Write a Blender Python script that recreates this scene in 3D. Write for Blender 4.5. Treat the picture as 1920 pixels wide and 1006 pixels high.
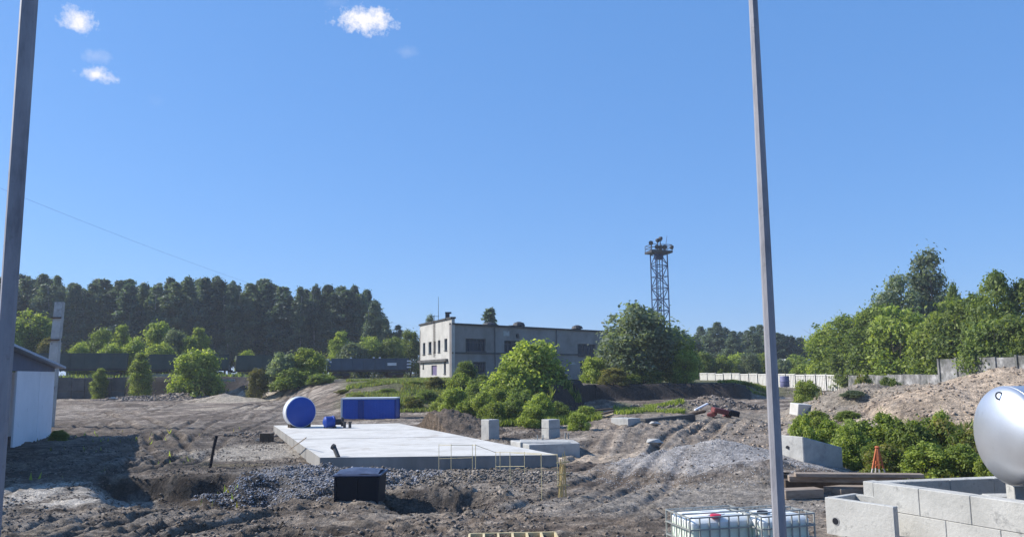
import bpy, math, random
import numpy as np
from mathutils import Vector, Matrix
random.seed(7)
R_ = math.radians
for o in list(bpy.data.objects): bpy.data.objects.remove(o)
scene = bpy.context.scene
COL = scene.collection

# ---------------------------------------------------------------- camera
F = 1500.0; HZ = 698.0; ROLL = 0.0115; EYE = 3.75      # focal length in photo pixels (1920 wide)
pitch = math.atan((HZ-503)/F)
up = Vector((-math.sin(ROLL)*math.cos(pitch), math.cos(ROLL)*math.cos(pitch), -math.sin(pitch)))
fw = Vector((0, 0, -1)); fw = (fw-up*fw.dot(up)).normalized()
rt = fw.cross(up).normalized()
RM = Matrix((rt, fw, up))
cam_d = bpy.data.cameras.new('camera'); cam = bpy.data.objects.new('camera', cam_d); COL.objects.link(cam)
cam_d.sensor_width = 36; cam_d.lens = F/1920*36; cam_d.clip_end = 6000; cam_d.clip_start = 0.1
cam.matrix_world = Matrix.Translation((0, 0, EYE)) @ RM.to_4x4()
scene.camera = cam
def ray(px, py): return RM @ Vector(((px-960)/F, (503-py)/F, -1))
def P(px, py, Y):                      # point seen at a photo pixel, Y metres ahead
    d = ray(px, py); d = d*(Y/d.y); return Vector((d.x, d.y, d.z+EYE))
def G(px, py, z=0.0):                  # point seen at a photo pixel on the level z
    d = ray(px, py); t = (z-EYE)/d.z; return Vector((d.x*t, d.y*t, z))

# ---------------------------------------------------------------- light
SUN_EL, SUN_AZ = R_(36), R_(-76)       # azimuth from +Y towards +X
sd = Vector((math.cos(SUN_EL)*math.sin(SUN_AZ), math.cos(SUN_EL)*math.cos(SUN_AZ), math.sin(SUN_EL)))
w = bpy.data.worlds.new('World'); scene.world = w; w.use_nodes = True
nt = w.node_tree; nt.nodes.clear()
sky = nt.nodes.new('ShaderNodeTexSky'); sky.sky_type = 'NISHITA'; sky.sun_disc = False
sky.sun_elevation = SUN_EL; sky.sun_rotation = SUN_AZ; sky.air_density = 1.0; sky.dust_density = 0.5; sky.ozone_density = 2.0; sky.altitude = 200
tint = nt.nodes.new('ShaderNodeMix'); tint.data_type = 'RGBA'; tint.blend_type = 'MULTIPLY'
tint.inputs[0].default_value = 1; nt.links.new(sky.outputs[0], tint.inputs[6]); tint.inputs[7].default_value = (0.74, 0.93, 1.18, 1)
az = nt.nodes.new('ShaderNodeMix'); az.data_type = 'RGBA'; az.inputs[0].default_value = .55; nt.links.new(tint.outputs[2], az.inputs[6]); az.inputs[7].default_value = (1.0, 2.95, 7.0, 1)
tc = nt.nodes.new('ShaderNodeTexCoord')
acc = None
def wmath(op, a, b=None, clamp=False):
    n = nt.nodes.new('ShaderNodeMath'); n.operation = op; n.use_clamp = clamp
    for i, v in enumerate((a, b)):
        if v is None: continue
        if isinstance(v, (int, float)): n.inputs[i].default_value = v
        else: nt.links.new(v, n.inputs[i])
    return n.outputs[0]
noi = nt.nodes.new('ShaderNodeTexNoise'); noi.inputs['Scale'].default_value = 75; noi.inputs['Detail'].default_value = 9; noi.inputs['Roughness'].default_value = 0.68
nt.links.new(tc.outputs['Generated'], noi.inputs['Vector'])
for (px, py, rx, ry, op) in [(148, 38, 29, 21, 1.1), (682, 36, 54, 27, 1.35), (184, 141, 31, 12, 1.1), (183, 105, 26, 12, .45), (760, 97, 22, 11, .35), (292, 188, 16, 10, .2), (630, 5, 26, 10, .25)]:
    d = ray(px, py).normalized()
    s = nt.nodes.new('ShaderNodeVectorMath'); s.operation = 'SUBTRACT'; nt.links.new(tc.outputs['Generated'], s.inputs[0]); s.inputs[1].default_value = d
    m = nt.nodes.new('ShaderNodeVectorMath'); m.operation = 'MULTIPLY'; nt.links.new(s.outputs[0], m.inputs[0]); m.inputs[1].default_value = (F/rx, F/rx, F/ry)
    l = nt.nodes.new('ShaderNodeVectorMath'); l.operation = 'LENGTH'; nt.links.new(m.outputs[0], l.inputs[0])
    a = wmath('SUBTRACT', 1.0, l.outputs['Value'])
    b = wmath('MULTIPLY', wmath('SUBTRACT', noi.outputs['Fac'], 0.5), 2.6)
    c = wmath('MULTIPLY', wmath('ADD', a, b), 1.0*op, True)
    c = wmath('MULTIPLY', c, min(op, 1.0))
    acc = c if acc is None else wmath('MAXIMUM', acc, c)
cl = nt.nodes.new('ShaderNodeMix'); cl.data_type = 'RGBA'; nt.links.new(acc, cl.inputs[0]); nt.links.new(az.outputs[2], cl.inputs[6]); cl.inputs[7].default_value = (7.6, 7.5, 7.9, 1)
bg = nt.nodes.new('ShaderNodeBackground'); bg.inputs['Strength'].default_value = 0.09; nt.links.new(cl.outputs[2], bg.inputs['Color'])
wo = nt.nodes.new('ShaderNodeOutputWorld'); nt.links.new(bg.outputs[0], wo.inputs['Surface'])
sl = bpy.data.lights.new('sun', 'SUN'); sl.energy = 5.0; sl.angle = R_(0.5); sl.color = (1, .955, .88)
so = bpy.data.objects.new('sun', sl); COL.objects.link(so); so.rotation_euler = sd.to_track_quat('Z', 'Y').to_euler()
scene.view_settings.view_transform = 'Standard'; scene.view_settings.look = 'None'
scene.view_settings.exposure = 0.58; scene.view_settings.gamma = 1; scene.view_settings.use_curve_mapping = False

# ---------------------------------------------------------------- helpers
rng = np.random.default_rng(11)
TAB = rng.random((256, 256))
def vnoise(x, y):
    xi = np.floor(x).astype(int); yi = np.floor(y).astype(int); fx = x-xi; fy = y-yi
    fx = fx*fx*(3-2*fx); fy = fy*fy*(3-2*fy)
    a = TAB[xi & 255, yi & 255]; b = TAB[(xi+1) & 255, yi & 255]; c = TAB[xi & 255, (yi+1) & 255]; d = TAB[(xi+1) & 255, (yi+1) & 255]
    return (a*(1-fx)+b*fx)*(1-fy)+(c*(1-fx)+d*fx)*fy
def fbm(x, y, sc, octv=4, rough=.5):
    s = 0; a = 1; t = 0
    for k in range(octv):
        s = s+a*(vnoise(x/sc+17.3*k, y/sc+9.1*k)-.5)*2; t += a; a *= rough; sc /= 2.03
    return s/t
def sm(t): t = np.clip(t, 0, 1); return t*t*(3-2*t)

def node_mat(name, cols, scale=4.0, rough=.85, bump=.3, bscale=None, bdist=.05, metallic=0.0, attr=None, detail=6, spec=.3, stretch=(1, 1, 1), contrast=(.3, .7), dirt=None):
    m = bpy.data.materials.new(name); m.use_nodes = True; t = m.node_tree; N = t.nodes; L = t.links
    b = N['Principled BSDF']; b.inputs['Roughness'].default_value = rough; b.inputs['Metallic'].default_value = metallic
    b.inputs['Specular IOR Level'].default_value = spec
    tcn = N.new('ShaderNodeTexCoord'); mp = N.new('ShaderNodeMapping'); mp.inputs['Scale'].default_value = stretch; L.new(tcn.outputs['Object'], mp.inputs['Vector'])
    n1 = N.new('ShaderNodeTexNoise'); n1.inputs['Scale'].default_value = scale; n1.inputs['Detail'].default_value = detail; n1.inputs['Roughness'].default_value = .65; L.new(mp.outputs[0], n1.inputs['Vector'])
    cr = N.new('ShaderNodeValToRGB'); L.new(n1.outputs['Fac'], cr.inputs['Fac'])
    el = cr.color_ramp.elements; k = len(cols)
    while len(el) < k: el.new(.5)
    for i, c in enumerate(cols):
        el[i].position = contrast[0]+(contrast[1]-contrast[0])*i/max(1, k-1); el[i].color = (*c, 1)
    out = cr.outputs[0]
    if attr:
        at = N.new('ShaderNodeAttribute'); at.attribute_name = attr
        mx = N.new('ShaderNodeMix'); mx.data_type = 'RGBA'; mx.blend_type = 'MULTIPLY'; mx.inputs[0].default_value = 1
        L.new(at.outputs['Color'], mx.inputs[6]); L.new(out, mx.inputs[7]); out = mx.outputs[2]
    if dirt:
        n3 = N.new('ShaderNodeTexNoise'); n3.inputs['Scale'].default_value = dirt[1]; n3.inputs['Detail'].default_value = 8; n3.inputs['Roughness'].default_value = .7; L.new(tcn.outputs['Object'], n3.inputs['Vector'])
        r3 = N.new('ShaderNodeMapRange'); r3.inputs[1].default_value = dirt[2]; r3.inputs[2].default_value = dirt[2]+.12; L.new(n3.outputs['Fac'], r3.inputs[0]); r3.inputs[4].default_value = dirt[3]
        mx = N.new('ShaderNodeMix'); mx.data_type = 'RGBA'; L.new(r3.outputs[0], mx.inputs[0]); L.new(out, mx.inputs[6]); mx.inputs[7].default_value = (*dirt[0], 1); out = mx.outputs[2]
    L.new(out, b.inputs['Base Color'])
    if bump:
        n2 = N.new('ShaderNodeTexNoise'); n2.inputs['Scale'].default_value = bscale or scale*4; n2.inputs['Detail'].default_value = 8; n2.inputs['Roughness'].default_value = .7; L.new(mp.outputs[0], n2.inputs['Vector'])
        bp = N.new('ShaderNodeBump'); bp.inputs['Strength'].default_value = bump; bp.inputs['Distance'].default_value = bdist; L.new(n2.outputs['Fac'], bp.inputs['Height']); L.new(bp.outputs[0], b.inputs['Normal'])
    return m
def leaf_mat(name, trans=.4):
    m = bpy.data.materials.new(name); m.use_nodes = True; t = m.node_tree; N = t.nodes; L = t.links
    b = N['Principled BSDF']; b.inputs['Roughness'].default_value = .55; b.inputs['Specular IOR Level'].default_value = .25
    at = N.new('ShaderNodeAttribute'); at.attribute_name = 'col'
    oi = N.new('ShaderNodeObjectInfo'); hs = N.new('ShaderNodeHueSaturation'); L.new(at.outputs['Color'], hs.inputs['Color'])
    mr = N.new('ShaderNodeMapRange'); mr.inputs[3].default_value = .8; mr.inputs[4].default_value = 1.2; L.new(oi.outputs['Random'], mr.inputs[0]); L.new(mr.outputs[0], hs.inputs['Value'])
    L.new(hs.outputs[0], b.inputs['Base Color'])
    tr = N.new('ShaderNodeBsdfTranslucent'); g = N.new('ShaderNodeMix'); g.data_type = 'RGBA'; g.blend_type = 'MULTIPLY'; g.inputs[0].default_value = 1; L.new(hs.outputs[0], g.inputs[6]); g.inputs[7].default_value = (1.35, 1.35, .6, 1); L.new(g.outputs[2], tr.inputs['Color'])
    ms = N.new('ShaderNodeMixShader'); ms.inputs[0].default_value = trans; L.new(b.outputs[0], ms.inputs[1]); L.new(tr.outputs[0], ms.inputs[2]); L.new(ms.outputs[0], N['Material Output'].inputs['Surface'])
    return m

def mesh_np(name, verts, faces_flat, nper, col=None, smooth=False):
    me = bpy.data.meshes.new(name); nv = len(verts); nf = len(faces_flat)//nper
    me.vertices.add(nv); me.vertices.foreach_set('co', np.asarray(verts, dtype=np.float32).ravel())
    me.loops.add(nf*nper); me.loops.foreach_set('vertex_index', np.asarray(faces_flat, dtype=np.int32).ravel())
    me.polygons.add(nf); me.polygons.foreach_set('loop_start', np.arange(0, nf*nper, nper, dtype=np.int32)); me.polygons.foreach_set('loop_total', np.full(nf, nper, dtype=np.int32))
    if smooth: me.polygons.foreach_set('use_smooth', np.ones(nf, dtype=bool))
    me.update(calc_edges=True)
    if col is not None:
        a = me.color_attributes.new('col', 'FLOAT_COLOR', 'POINT'); c = np.ones((nv, 4), dtype=np.float32); c[:, :3] = col; a.data.foreach_set('color', c.ravel())
    return me

def tag(o, label=None, cat=None, group=None, kind=None):
    if label: o['label'] = label
    if cat: o['category'] = cat
    if group: o['group'] = group
    if kind: o['kind'] = kind
    return o
def link(name, me, mat=None, parent=None, loc=None):
    o = bpy.data.objects.new(name, me); COL.objects.link(o)
    if mat and not me.materials: me.materials.append(mat)
    if parent: o.parent = parent
    if loc is not None: o.location = loc
    return o
def empty(name, loc, label, cat, group=None, rz=0):
    o = bpy.data.objects.new(name, None); COL.objects.link(o); o.location = loc; o.rotation_euler = (0, 0, rz); o.empty_display_size = .3
    return tag(o, label, cat, group)
def copy_tree(o, parent=None):
    c = o.copy(); COL.objects.link(c)
    if parent: c.parent = parent
    for ch in list(o.children): copy_tree(ch, c)
    return c

class MB:
    """collects shapes for ONE mesh; coordinates are relative to org"""
    def __init__(s, org=(0, 0, 0)): s.v = []; s.f = []; s.o = Vector(org)
    def quadbox(s, b, t):                     # 4 bottom points, 4 top points
        n = len(s.v); s.v += [tuple(Vector(p)-s.o) for p in list(b)+list(t)]; k = len(b)
        s.f.append(tuple(n+i for i in range(k-1, -1, -1))); s.f.append(tuple(n+k+i for i in range(k)))
        for i in range(k): j = (i+1) % k; s.f.append((n+i, n+j, n+k+j, n+k+i))
        return s
    def box(s, c, size, rz=0, tilt=None):
        c = Vector(c); hx, hy, hz = [q/2 for q in size]; M = Matrix.Rotation(rz, 3, 'Z')
        if tilt: M = M @ Matrix.Rotation(tilt[0], 3, 'X') @ Matrix.Rotation(tilt[1], 3, 'Y')
        pts = [(-hx, -hy), (hx, -hy), (hx, hy), (-hx, hy)]
        return s.quadbox([c+M @ Vector((x, y, -hz)) for x, y in pts], [c+M @ Vector((x, y, hz)) for x, y in pts])
    def prism(s, pts, z0, z1):
        p = [Vector(q) for q in pts]
        ar = sum(p[i].x*p[(i+1) % len(p)].y-p[(i+1) % len(p)].x*p[i].y for i in range(len(p)))
        if ar < 0: p = p[::-1]
        return s.quadbox([(q.x, q.y, z0) for q in p], [(q.x, q.y, z1) for q in p])
    def tube(s, a, b, r0, r1=None, n=8, cap=True, ph=0):
        a = Vector(a); b = Vector(b); r1 = r0 if r1 is None else r1; d = (b-a).normalized()
        u = d.orthogonal().normalized() if abs(d.z) < .95 else d.cross(Vector((0, 1, 0))).normalized(); v = d.cross(u); k = len(s.v)
        for p, r in ((a, r0), (b, r1)):
            for i in range(n): q = p+(u*math.cos(2*math.pi*i/n+ph)+v*math.sin(2*math.pi*i/n+ph))*r; s.v.append(tuple(q-s.o))
        for i in range(n): j = (i+1) % n; s.f.append((k+i, k+j, k+n+j, k+n+i))
        if cap: s.f.append(tuple(k+i for i in range(n-1, -1, -1))); s.f.append(tuple(k+n+i for i in range(n)))
        return s
    def bar(s, a, b, w, h=None):              # square bar between two points
        a = Vector(a); b = Vector(b); h = h or w; d = (b-a).normalized()
        u = Vector((0, 0, 1)).cross(d); u = u.normalized() if u.length > .1 else Vector((1, 0, 0)); v = d.cross(u)
        q = [(-1, -1), (1, -1), (1, 1), (-1, 1)]
        return s.quadbox([a+u*x*w/2+v*y*h/2 for x, y in q], [b+u*x*w/2+v*y*h/2 for x, y in q])
    def lathe(s, a, d, prof, n=32):           # profile (t along d, radius)
        a = Vector(a); d = Vector(d).normalized(); u = d.orthogonal().normalized(); v = d.cross(u); k = len(s.v)
        for (t, r) in prof:
            for i in range(n): s.v.append(tuple(a+d*t+(u*math.cos(2*math.pi*i/n)+v*math.sin(2*math.pi*i/n))*r-s.o))
        for j in range(len(prof)-1):
            for i in range(n): q = (i+1) % n; s.f.append((k+j*n+i, k+j*n+q, k+(j+1)*n+q, k+(j+1)*n+i))
        s.f.append(tuple(k+i for i in range(n-1, -1, -1))); m = k+(len(prof)-1)*n; s.f.append(tuple(m+i for i in range(n)))
        return s
    def lump(s, c, size, seed=0, n=1):        # rough stone or clod
        rr = random.Random(seed); c = Vector(c); k = len(s.v)
        for (x, y, z) in [(1, 0, 0), (.3, .9, 0), (-.8, .6, 0), (-.8, -.6, 0), (.3, -.9, 0), (.6, .4, .7), (-.5, .5, .7), (-.1, -.7, .65), (0, 0, -.8)]:
            q = c+Vector((x*size[0]*rr.uniform(.8, 1.2), y*size[1]*rr.uniform(.8, 1.2), z*size[2]*rr.uniform(.8, 1.2)))/1.0; s.v.append(tuple(q-s.o))
        for f in [(0, 1, 5), (1, 2, 6), (1, 6, 5), (2, 3, 6), (3, 7, 6), (3, 4, 7), (4, 0, 7), (0, 5, 7), (5, 6, 7), (0, 8, 1), (1, 8, 2), (2, 8, 3), (3, 8, 4), (4, 8, 0)]: s.f.append(tuple(k+i for i in f))
        return s
    def mesh(s, name): me = bpy.data.meshes.new(name); me.from_pydata(s.v, [], s.f); me.update(); return me
    def build(s, name, mat, parent=None, smooth=False, bevel=0, loc=None):
        me = s.mesh(name); o = link(name, me, mat, parent, loc)
        if smooth:
            me.polygons.foreach_set('use_smooth', [True]*len(me.polygons))
            me.set_sharp_from_angle(angle=R_(40))
        if bevel: m = o.modifiers.new('bevel', 'BEVEL'); m.width = bevel; m.segments = 1; m.limit_method = 'ANGLE'
        return o

# ---------------------------------------------------------------- materials
M = {}
M['ground'] = node_mat('ground', [(.5, .5, .5), (.95, .94, .92), (1.5, 1.48, 1.45)], 2.2, .95, 1.0, 7, bdist=.16, attr='col', detail=12, contrast=(.28, .72))
M['stone'] = node_mat('stone', [(.6, .6, .6), (1.3, 1.3, 1.3)], 6, .9, .3, attr='col')
M['slab'] = node_mat('pale_concrete', [(.44, .42, .385), (.53, .51, .47), (.60, .58, .54)], .9, .85, .15, 20, dirt=((.33, .29, .24), .5, .56, .6))
M['concrete'] = node_mat('concrete', [(.29, .285, .275), (.39, .385, .365), (.46, .45, .43)], 1.6, .9, .35, 14, dirt=((.17, .16, .15), 2.0, .55, .75))
M['slab_side_shade'] = node_mat('formwork_shade_concrete', [(.17, .165, .155), (.24, .232, .22), (.31, .30, .28)], .7, .9, .3, 12, stretch=(1, 1, .4))  # slab sides toned darker than the top, shade put into the colour
M['concrete_dark'] = node_mat('shaded_old_concrete', [(.05, .05, .05), (.085, .082, .08), (.12, .117, .115)], .8, .92, .4, 8)  # tone lowered for the retaining wall's shaded face, shade put into the colour
M['block'] = node_mat('foundation_block', [(.34, .335, .31), (.44, .43, .40), (.51, .50, .465)], 1.3, .9, .4, 12, dirt=((.17, .17, .165), 2.6, .55, .8))
M['mortar'] = node_mat('mortar', [(.27, .265, .255), (.37, .365, .35)], 5, .95, .4)
M['pole'] = node_mat('galvanised_steel', [(.17, .165, .18), (.27, .265, .285), (.33, .325, .34)], 4, .6, .12, 30, metallic=.2, stretch=(1, 1, .3), dirt=((.10, .08, .07), 3.0, .60, .6))
M['brick'] = node_mat('building_wall', [(.20, .18, .165), (.265, .24, .225), (.32, .295, .275)], .35, .9, .2, 6, dirt=((.15, .13, .125), .5, .6, .6))
M['brick_white'] = node_mat('whitewashed_wall', [(.33, .315, .29), (.42, .405, .375), (.49, .47, .44)], .7, .9, .2, 6, dirt=((.28, .24, .21), .9, .58, .6))
M['roof_dark'] = node_mat('roofing_felt', [(.03, .03, .032), (.06, .06, .06)], 1, .8, .2)
M['glass'] = node_mat('window_glass', [(.012, .018, .03), (.03, .04, .06)], .8, .3, 0, spec=.2)
M['frame'] = node_mat('window_frame', [(.05, .06, .08), (.09, .10, .13)], 3, .6, .05)
M['blue'] = node_mat('blue_paint', [(.007, .045, .27), (.010, .06, .34)], 1.2, .45, .03, dirt=((.03, .07, .2), 1.5, .66, .4))
M['blue_box'] = node_mat('container_paint', [(.01, .075, .40), (.014, .095, .48)], 1.2, .45, .03, dirt=((.03, .07, .2), 1.5, .66, .4))
M['blue_dark'] = node_mat('blue_door_paint', [(.005, .036, .21), (.008, .048, .26)], 1.2, .45, .03)
M['white_paint'] = node_mat('white_paint', [(.55, .57, .6), (.7, .71, .73)], 2, .5, .03)
M['navy'] = node_mat('dark_plastic', [(.003, .004, .009), (.007, .008, .015)], 3, .7, .05)
M['navy_lid'] = node_mat('lid_film', [(.035, .045, .085), (.09, .11, .17)], 2.5, .4, .5, 5)
M['steel'] = node_mat('brushed_steel', [(.62, .625, .64), (.70, .705, .72)], 1.2, .36, .02, 18, metallic=.8, stretch=(.3, 1, 1), dirt=((.38, .37, .36), 1.4, .56, .4))
M['dark_metal'] = node_mat('dark_metal', [(.02, .02, .024), (.05, .05, .055)], 2, .6, .05)
M['tower'] = node_mat('tower_paint', [(.015, .035, .09), (.03, .055, .13)], .4, .6, .05, dirt=((.05, .035, .05), .12, .5, .5))
M['wagon'] = node_mat('wagon_paint', [(.035, .05, .045), (.055, .075, .065), (.08, .09, .08)], .5, .75, .1, dirt=((.07, .045, .03), .6, .58, .6))
M['wagon_blue'] = node_mat('blue_wagon_paint', [(.03, .06, .10), (.055, .10, .15)], .6, .7, .1, dirt=((.06, .05, .045), .7, .6, .6))
M['rust'] = node_mat('rust', [(.06, .035, .022), (.12, .065, .04)], 4, .9, .3)
M['wood'] = node_mat('grey_wood', [(.17, .13, .10), (.27, .215, .17), (.34, .28, .22)], 3, .9, .4, 12, stretch=(.3, 3, 3))
M['wood_dark'] = node_mat('dark_wood', [(.05, .035, .026), (.11, .08, .055)], 4, .9, .4, 10)
M['wood_new'] = node_mat('fresh_timber', [(.50, .40, .22), (.62, .52, .32)], 4, .8, .2, 14)
M['orange'] = node_mat('orange_paint', [(.34, .09, .03), (.45, .13, .05)], 4, .6, .1)
M['red'] = node_mat('red_paint', [(.12, .03, .03), (.22, .05, .045)], 4, .6, .1)
M['red_cap'] = node_mat('red_plastic', [(.45, .02, .05), (.55, .03, .07)], 4, .4, 0)
M['yellow_rod'] = node_mat('faded_yellow_paint', [(.42, .36, .20), (.52, .46, .28)], 6, .7, .05)
M['net'] = node_mat('yellow_netting', [(.45, .34, .14), (.55, .44, .22)], 6, .8, .1)
M['cage'] = node_mat('galvanised_cage', [(.24, .25, .24), (.36, .37, .35)], 5, .5, .05, metallic=.3)
M['shed'] = node_mat('shed_panel', [(.72, .72, .75), (.80, .80, .83)], .7, .7, .06, 3, dirt=((.3, .29, .3), .9, .62, .5))
M['shed_dark'] = node_mat('shed_door', [(.10, .08, .075), (.15, .125, .12)], 1, .75, .1)
M['shed_roof'] = node_mat('blue_grey_roof', [(.30, .36, .45), (.42, .48, .56)], 1, .5, .05)
M['fence_white'] = node_mat('whitewash', [(.70, .67, .62), (.80, .78, .73)], 1.2, .9, .15, dirt=((.36, .32, .28), 1.1, .6, .7))
M['fence_grey'] = node_mat('fence_concrete', [(.10, .10, .098), (.19, .185, .18), (.36, .355, .35)], .8, .9, .3, 6, contrast=(.38, .64), dirt=((.05, .055, .045), .6, .5, .75))  # dark tones hold painted shade of the overhanging bushes as well as dirt
M['bark'] = node_mat('bark', [(.06, .05, .04), (.13, .11, .09)], 3, .95, .5)
M['birch_bark'] = node_mat('birch_bark', [(.12, .11, .10), (.42, .41, .39)], 3, .9, .3)
M['leaf'] = leaf_mat('leaf', .5)
M['leaf_far'] = leaf_mat('forest_leaf', .4)
M['cable'] = node_mat('cable', [(.12, .12, .13), (.16, .16, .17)], 3, .7, 0)
M['white_block'] = node_mat('white_rubble', [(.36, .345, .32), (.48, .46, .43)], 3, .9, .3)
M['ballast'] = node_mat('ballast', [(.035, .033, .03), (.07, .065, .06)], 3, .95, .6)
def ibc_mat():
    m = node_mat('tank_plastic', [(.74, .76, .74), (.80, .82, .80)], 2, .4, .04, 6); t = m.node_tree; N = t.nodes; L = t.links; b = N['Principled BSDF']
    src = b.inputs['Base Color'].links[0].from_socket
    tcn = N.new('ShaderNodeTexCoord'); sp = N.new('ShaderNodeSeparateXYZ'); L.new(tcn.outputs['Object'], sp.inputs[0])
    r = N.new('ShaderNodeMapRange'); r.inputs[1].default_value = .98; r.inputs[2].default_value = .94; L.new(sp.outputs['Z'], r.inputs[0])
    mx = N.new('ShaderNodeMix'); mx.data_type = 'RGBA'; L.new(r.outputs[0], mx.inputs[0]); L.new(src, mx.inputs[6]); mx.inputs[7].default_value = (.68, .75, .64, 1); L.new(mx.outputs[2], b.inputs['Base Color'])
    b.inputs['Subsurface Weight'].default_value = .35; b.inputs['Subsurface Radius'].default_value = (.3, .3, .3); b.inputs['Subsurface Scale'].default_value = .3
    return m
M['ibc'] = ibc_mat()

def speckle(m):
    t = m.node_tree; N = t.nodes; L = t.links; b = N['Principled BSDF']; src = b.inputs['Base Color'].links[0].from_socket
    tcn = N.new('ShaderNodeTexCoord')
    for sc0, lo, hi, st in ((9, .62, 1.3, (1, 1, 1)), (38, .6, 1.35, (1, 1, 1)), (3.5, .72, 1.2, (1, 2.4, 1))):
        mp = N.new('ShaderNodeMapping'); mp.inputs['Scale'].default_value = st; mp.inputs['Rotation'].default_value = (0, 0, .4); L.new(tcn.outputs['Object'], mp.inputs['Vector'])
        n = N.new('ShaderNodeTexNoise'); n.inputs['Scale'].default_value = sc0; n.inputs['Detail'].default_value = 4; n.inputs['Roughness'].default_value = .75; L.new(mp.outputs[0], n.inputs['Vector'])
        r_ = N.new('ShaderNodeMapRange'); r_.inputs[1].default_value = .36; r_.inputs[2].default_value = .64; r_.inputs[3].default_value = lo; r_.inputs[4].default_value = hi; L.new(n.outputs['Fac'], r_.inputs[0])
        vm = N.new('ShaderNodeVectorMath'); vm.operation = 'SCALE'; L.new(src, vm.inputs[0]); L.new(r_.outputs[0], vm.inputs['Scale']); src = vm.outputs[0]
    L.new(src, b.inputs['Base Color'])
speckle(M['ground'])
# ---------------------------------------------------------------- terrain
def px_of(x, y): return 960+F*x/np.maximum(y, 1e-3)
PXS = [-2000, 380, 450, 520, 600, 660, 900, 1000, 1030, 1085, 1112, 1370, 1430, 1520, 4000]
Y0S = [106, 106, 103, 92, 74, 67, 68, 67, 65, 70, 84, 84, 84, 84, 84]
Y1S = [108.5, 108.5, 108, 108, 100, 92, 92, 78, 69, 74, 85.2, 85.2, 98, 110, 110]
Z1S = [3.7, 3.7, 3.6, 3.3, 3.1, 3.0, 3.0, 2.7, 2.6, 2.5, 2.35, 2.35, 1.6, 1.2, 1.2]
def gpts(pts): return [tuple(G(a, b, 0))[:2] for a, b in pts]
RUTS = [(gpts(p), a, wd) for p, a, wd in [
    ([(-60, 1010), (120, 965), (300, 935), (470, 925), (640, 960), (900, 975)], .10, .85),
    ([(-30, 960), (120, 905), (230, 868), (310, 835), (370, 800), (470, 775), (600, 755)], .17, .9),
    ([(40, 1040), (260, 985), (520, 955), (760, 975), (1000, 985), (1200, 960)], .09, .8),
    ([(250, 880), (320, 850), (300, 810), (200, 775), (110, 765)], .18, .9),
    ([(330, 870), (400, 820), (500, 790), (570, 765), (640, 742)], .12, .9),
    ([(700, 1010), (1000, 960), (1150, 905), (1240, 860), (1330, 815), (1400, 775), (1460, 745)], .06, .95),
    ([(900, 1030), (1120, 960), (1220, 900), (1310, 850), (1400, 810), (1450, 780)], .05, .9),
    ([(1075, 880), (1130, 835), (1190, 795)], .05, .5), ([(1150, 885), (1230, 830), (1300, 790)], .055, .5), ([(1215, 870), (1290, 825), (1370, 790)], .055, .5), ([(1300, 835), (1370, 805), (1430, 780)], .045, .5),
    ([(90, 830), (180, 800), (330, 770), (470, 758), (600, 742)], .16, .85),
    ([(130, 775), (200, 790), (262, 815), (300, 850), (290, 865)], .10, .9),
    ([(0, 905), (140, 870), (250, 830), (360, 790), (520, 768)], .15, .85),
    ([(120, 800), (260, 775), (420, 765)], .12, .9),
    ([(-40, 985), (160, 935), (330, 900), (470, 885), (560, 895)], .16, .8),
    ([(80, 1050), (330, 975), (640, 935), (820, 950)], .14, .85),
    ([(300, 1030), (520, 985), (760, 1000)], .12, .85),
    ([(1060, 880), (1130, 850), (1200, 810), (1270, 780)], .05, .8)]]
def poly_dist(x, y, pts):
    best = np.full(x.shape, 1e9)
    for (ax, ay), (bx, by) in zip(pts[:-1], pts[1:]):
        dx, dy = bx-ax, by-ay; t = np.clip(((x-ax)*dx+(y-ay)*dy)/(dx*dx+dy*dy), 0, 1)
        best = np.minimum(best, np.hypot(x-ax-t*dx, y-ay-t*dy))
    return best
def ell(x, y, c, rx, ry, rot=0):
    dx = x-c[0]; dy = y-c[1]; co, si = math.cos(rot), math.sin(rot)
    return np.sqrt(((dx*co+dy*si)/rx)**2+((-dx*si+dy*co)/ry)**2)
def heap(r, p=1.0): return np.clip(1-r, 0, 1)**p
def g2(a, b, z=0): q = G(a, b, z); return (q.x, q.y)
SLAB_TOP = .47
SL = [G(600, 857, SLAB_TOP), G(1047, 852, SLAB_TOP), G(748, 793, SLAB_TOP), G(513, 797, SLAB_TOP)]
def in_slab(x, y, grow=0.0):
    cx = sum(p.x for p in SL)/4; cy = sum(p.y for p in SL)/4; ins = np.ones(x.shape, bool)
    for i in range(4):
        a, b = SL[i], SL[(i+1) % 4]; n = (b.y-a.y, -(b.x-a.x)); l = math.hypot(*n)
        ins &= ((x-a.x)*n[0]+(y-a.y)*n[1])/l < grow
    return ins
SHED = [(-29.9, 52.6), (-22.7, 31.0)]
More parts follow.
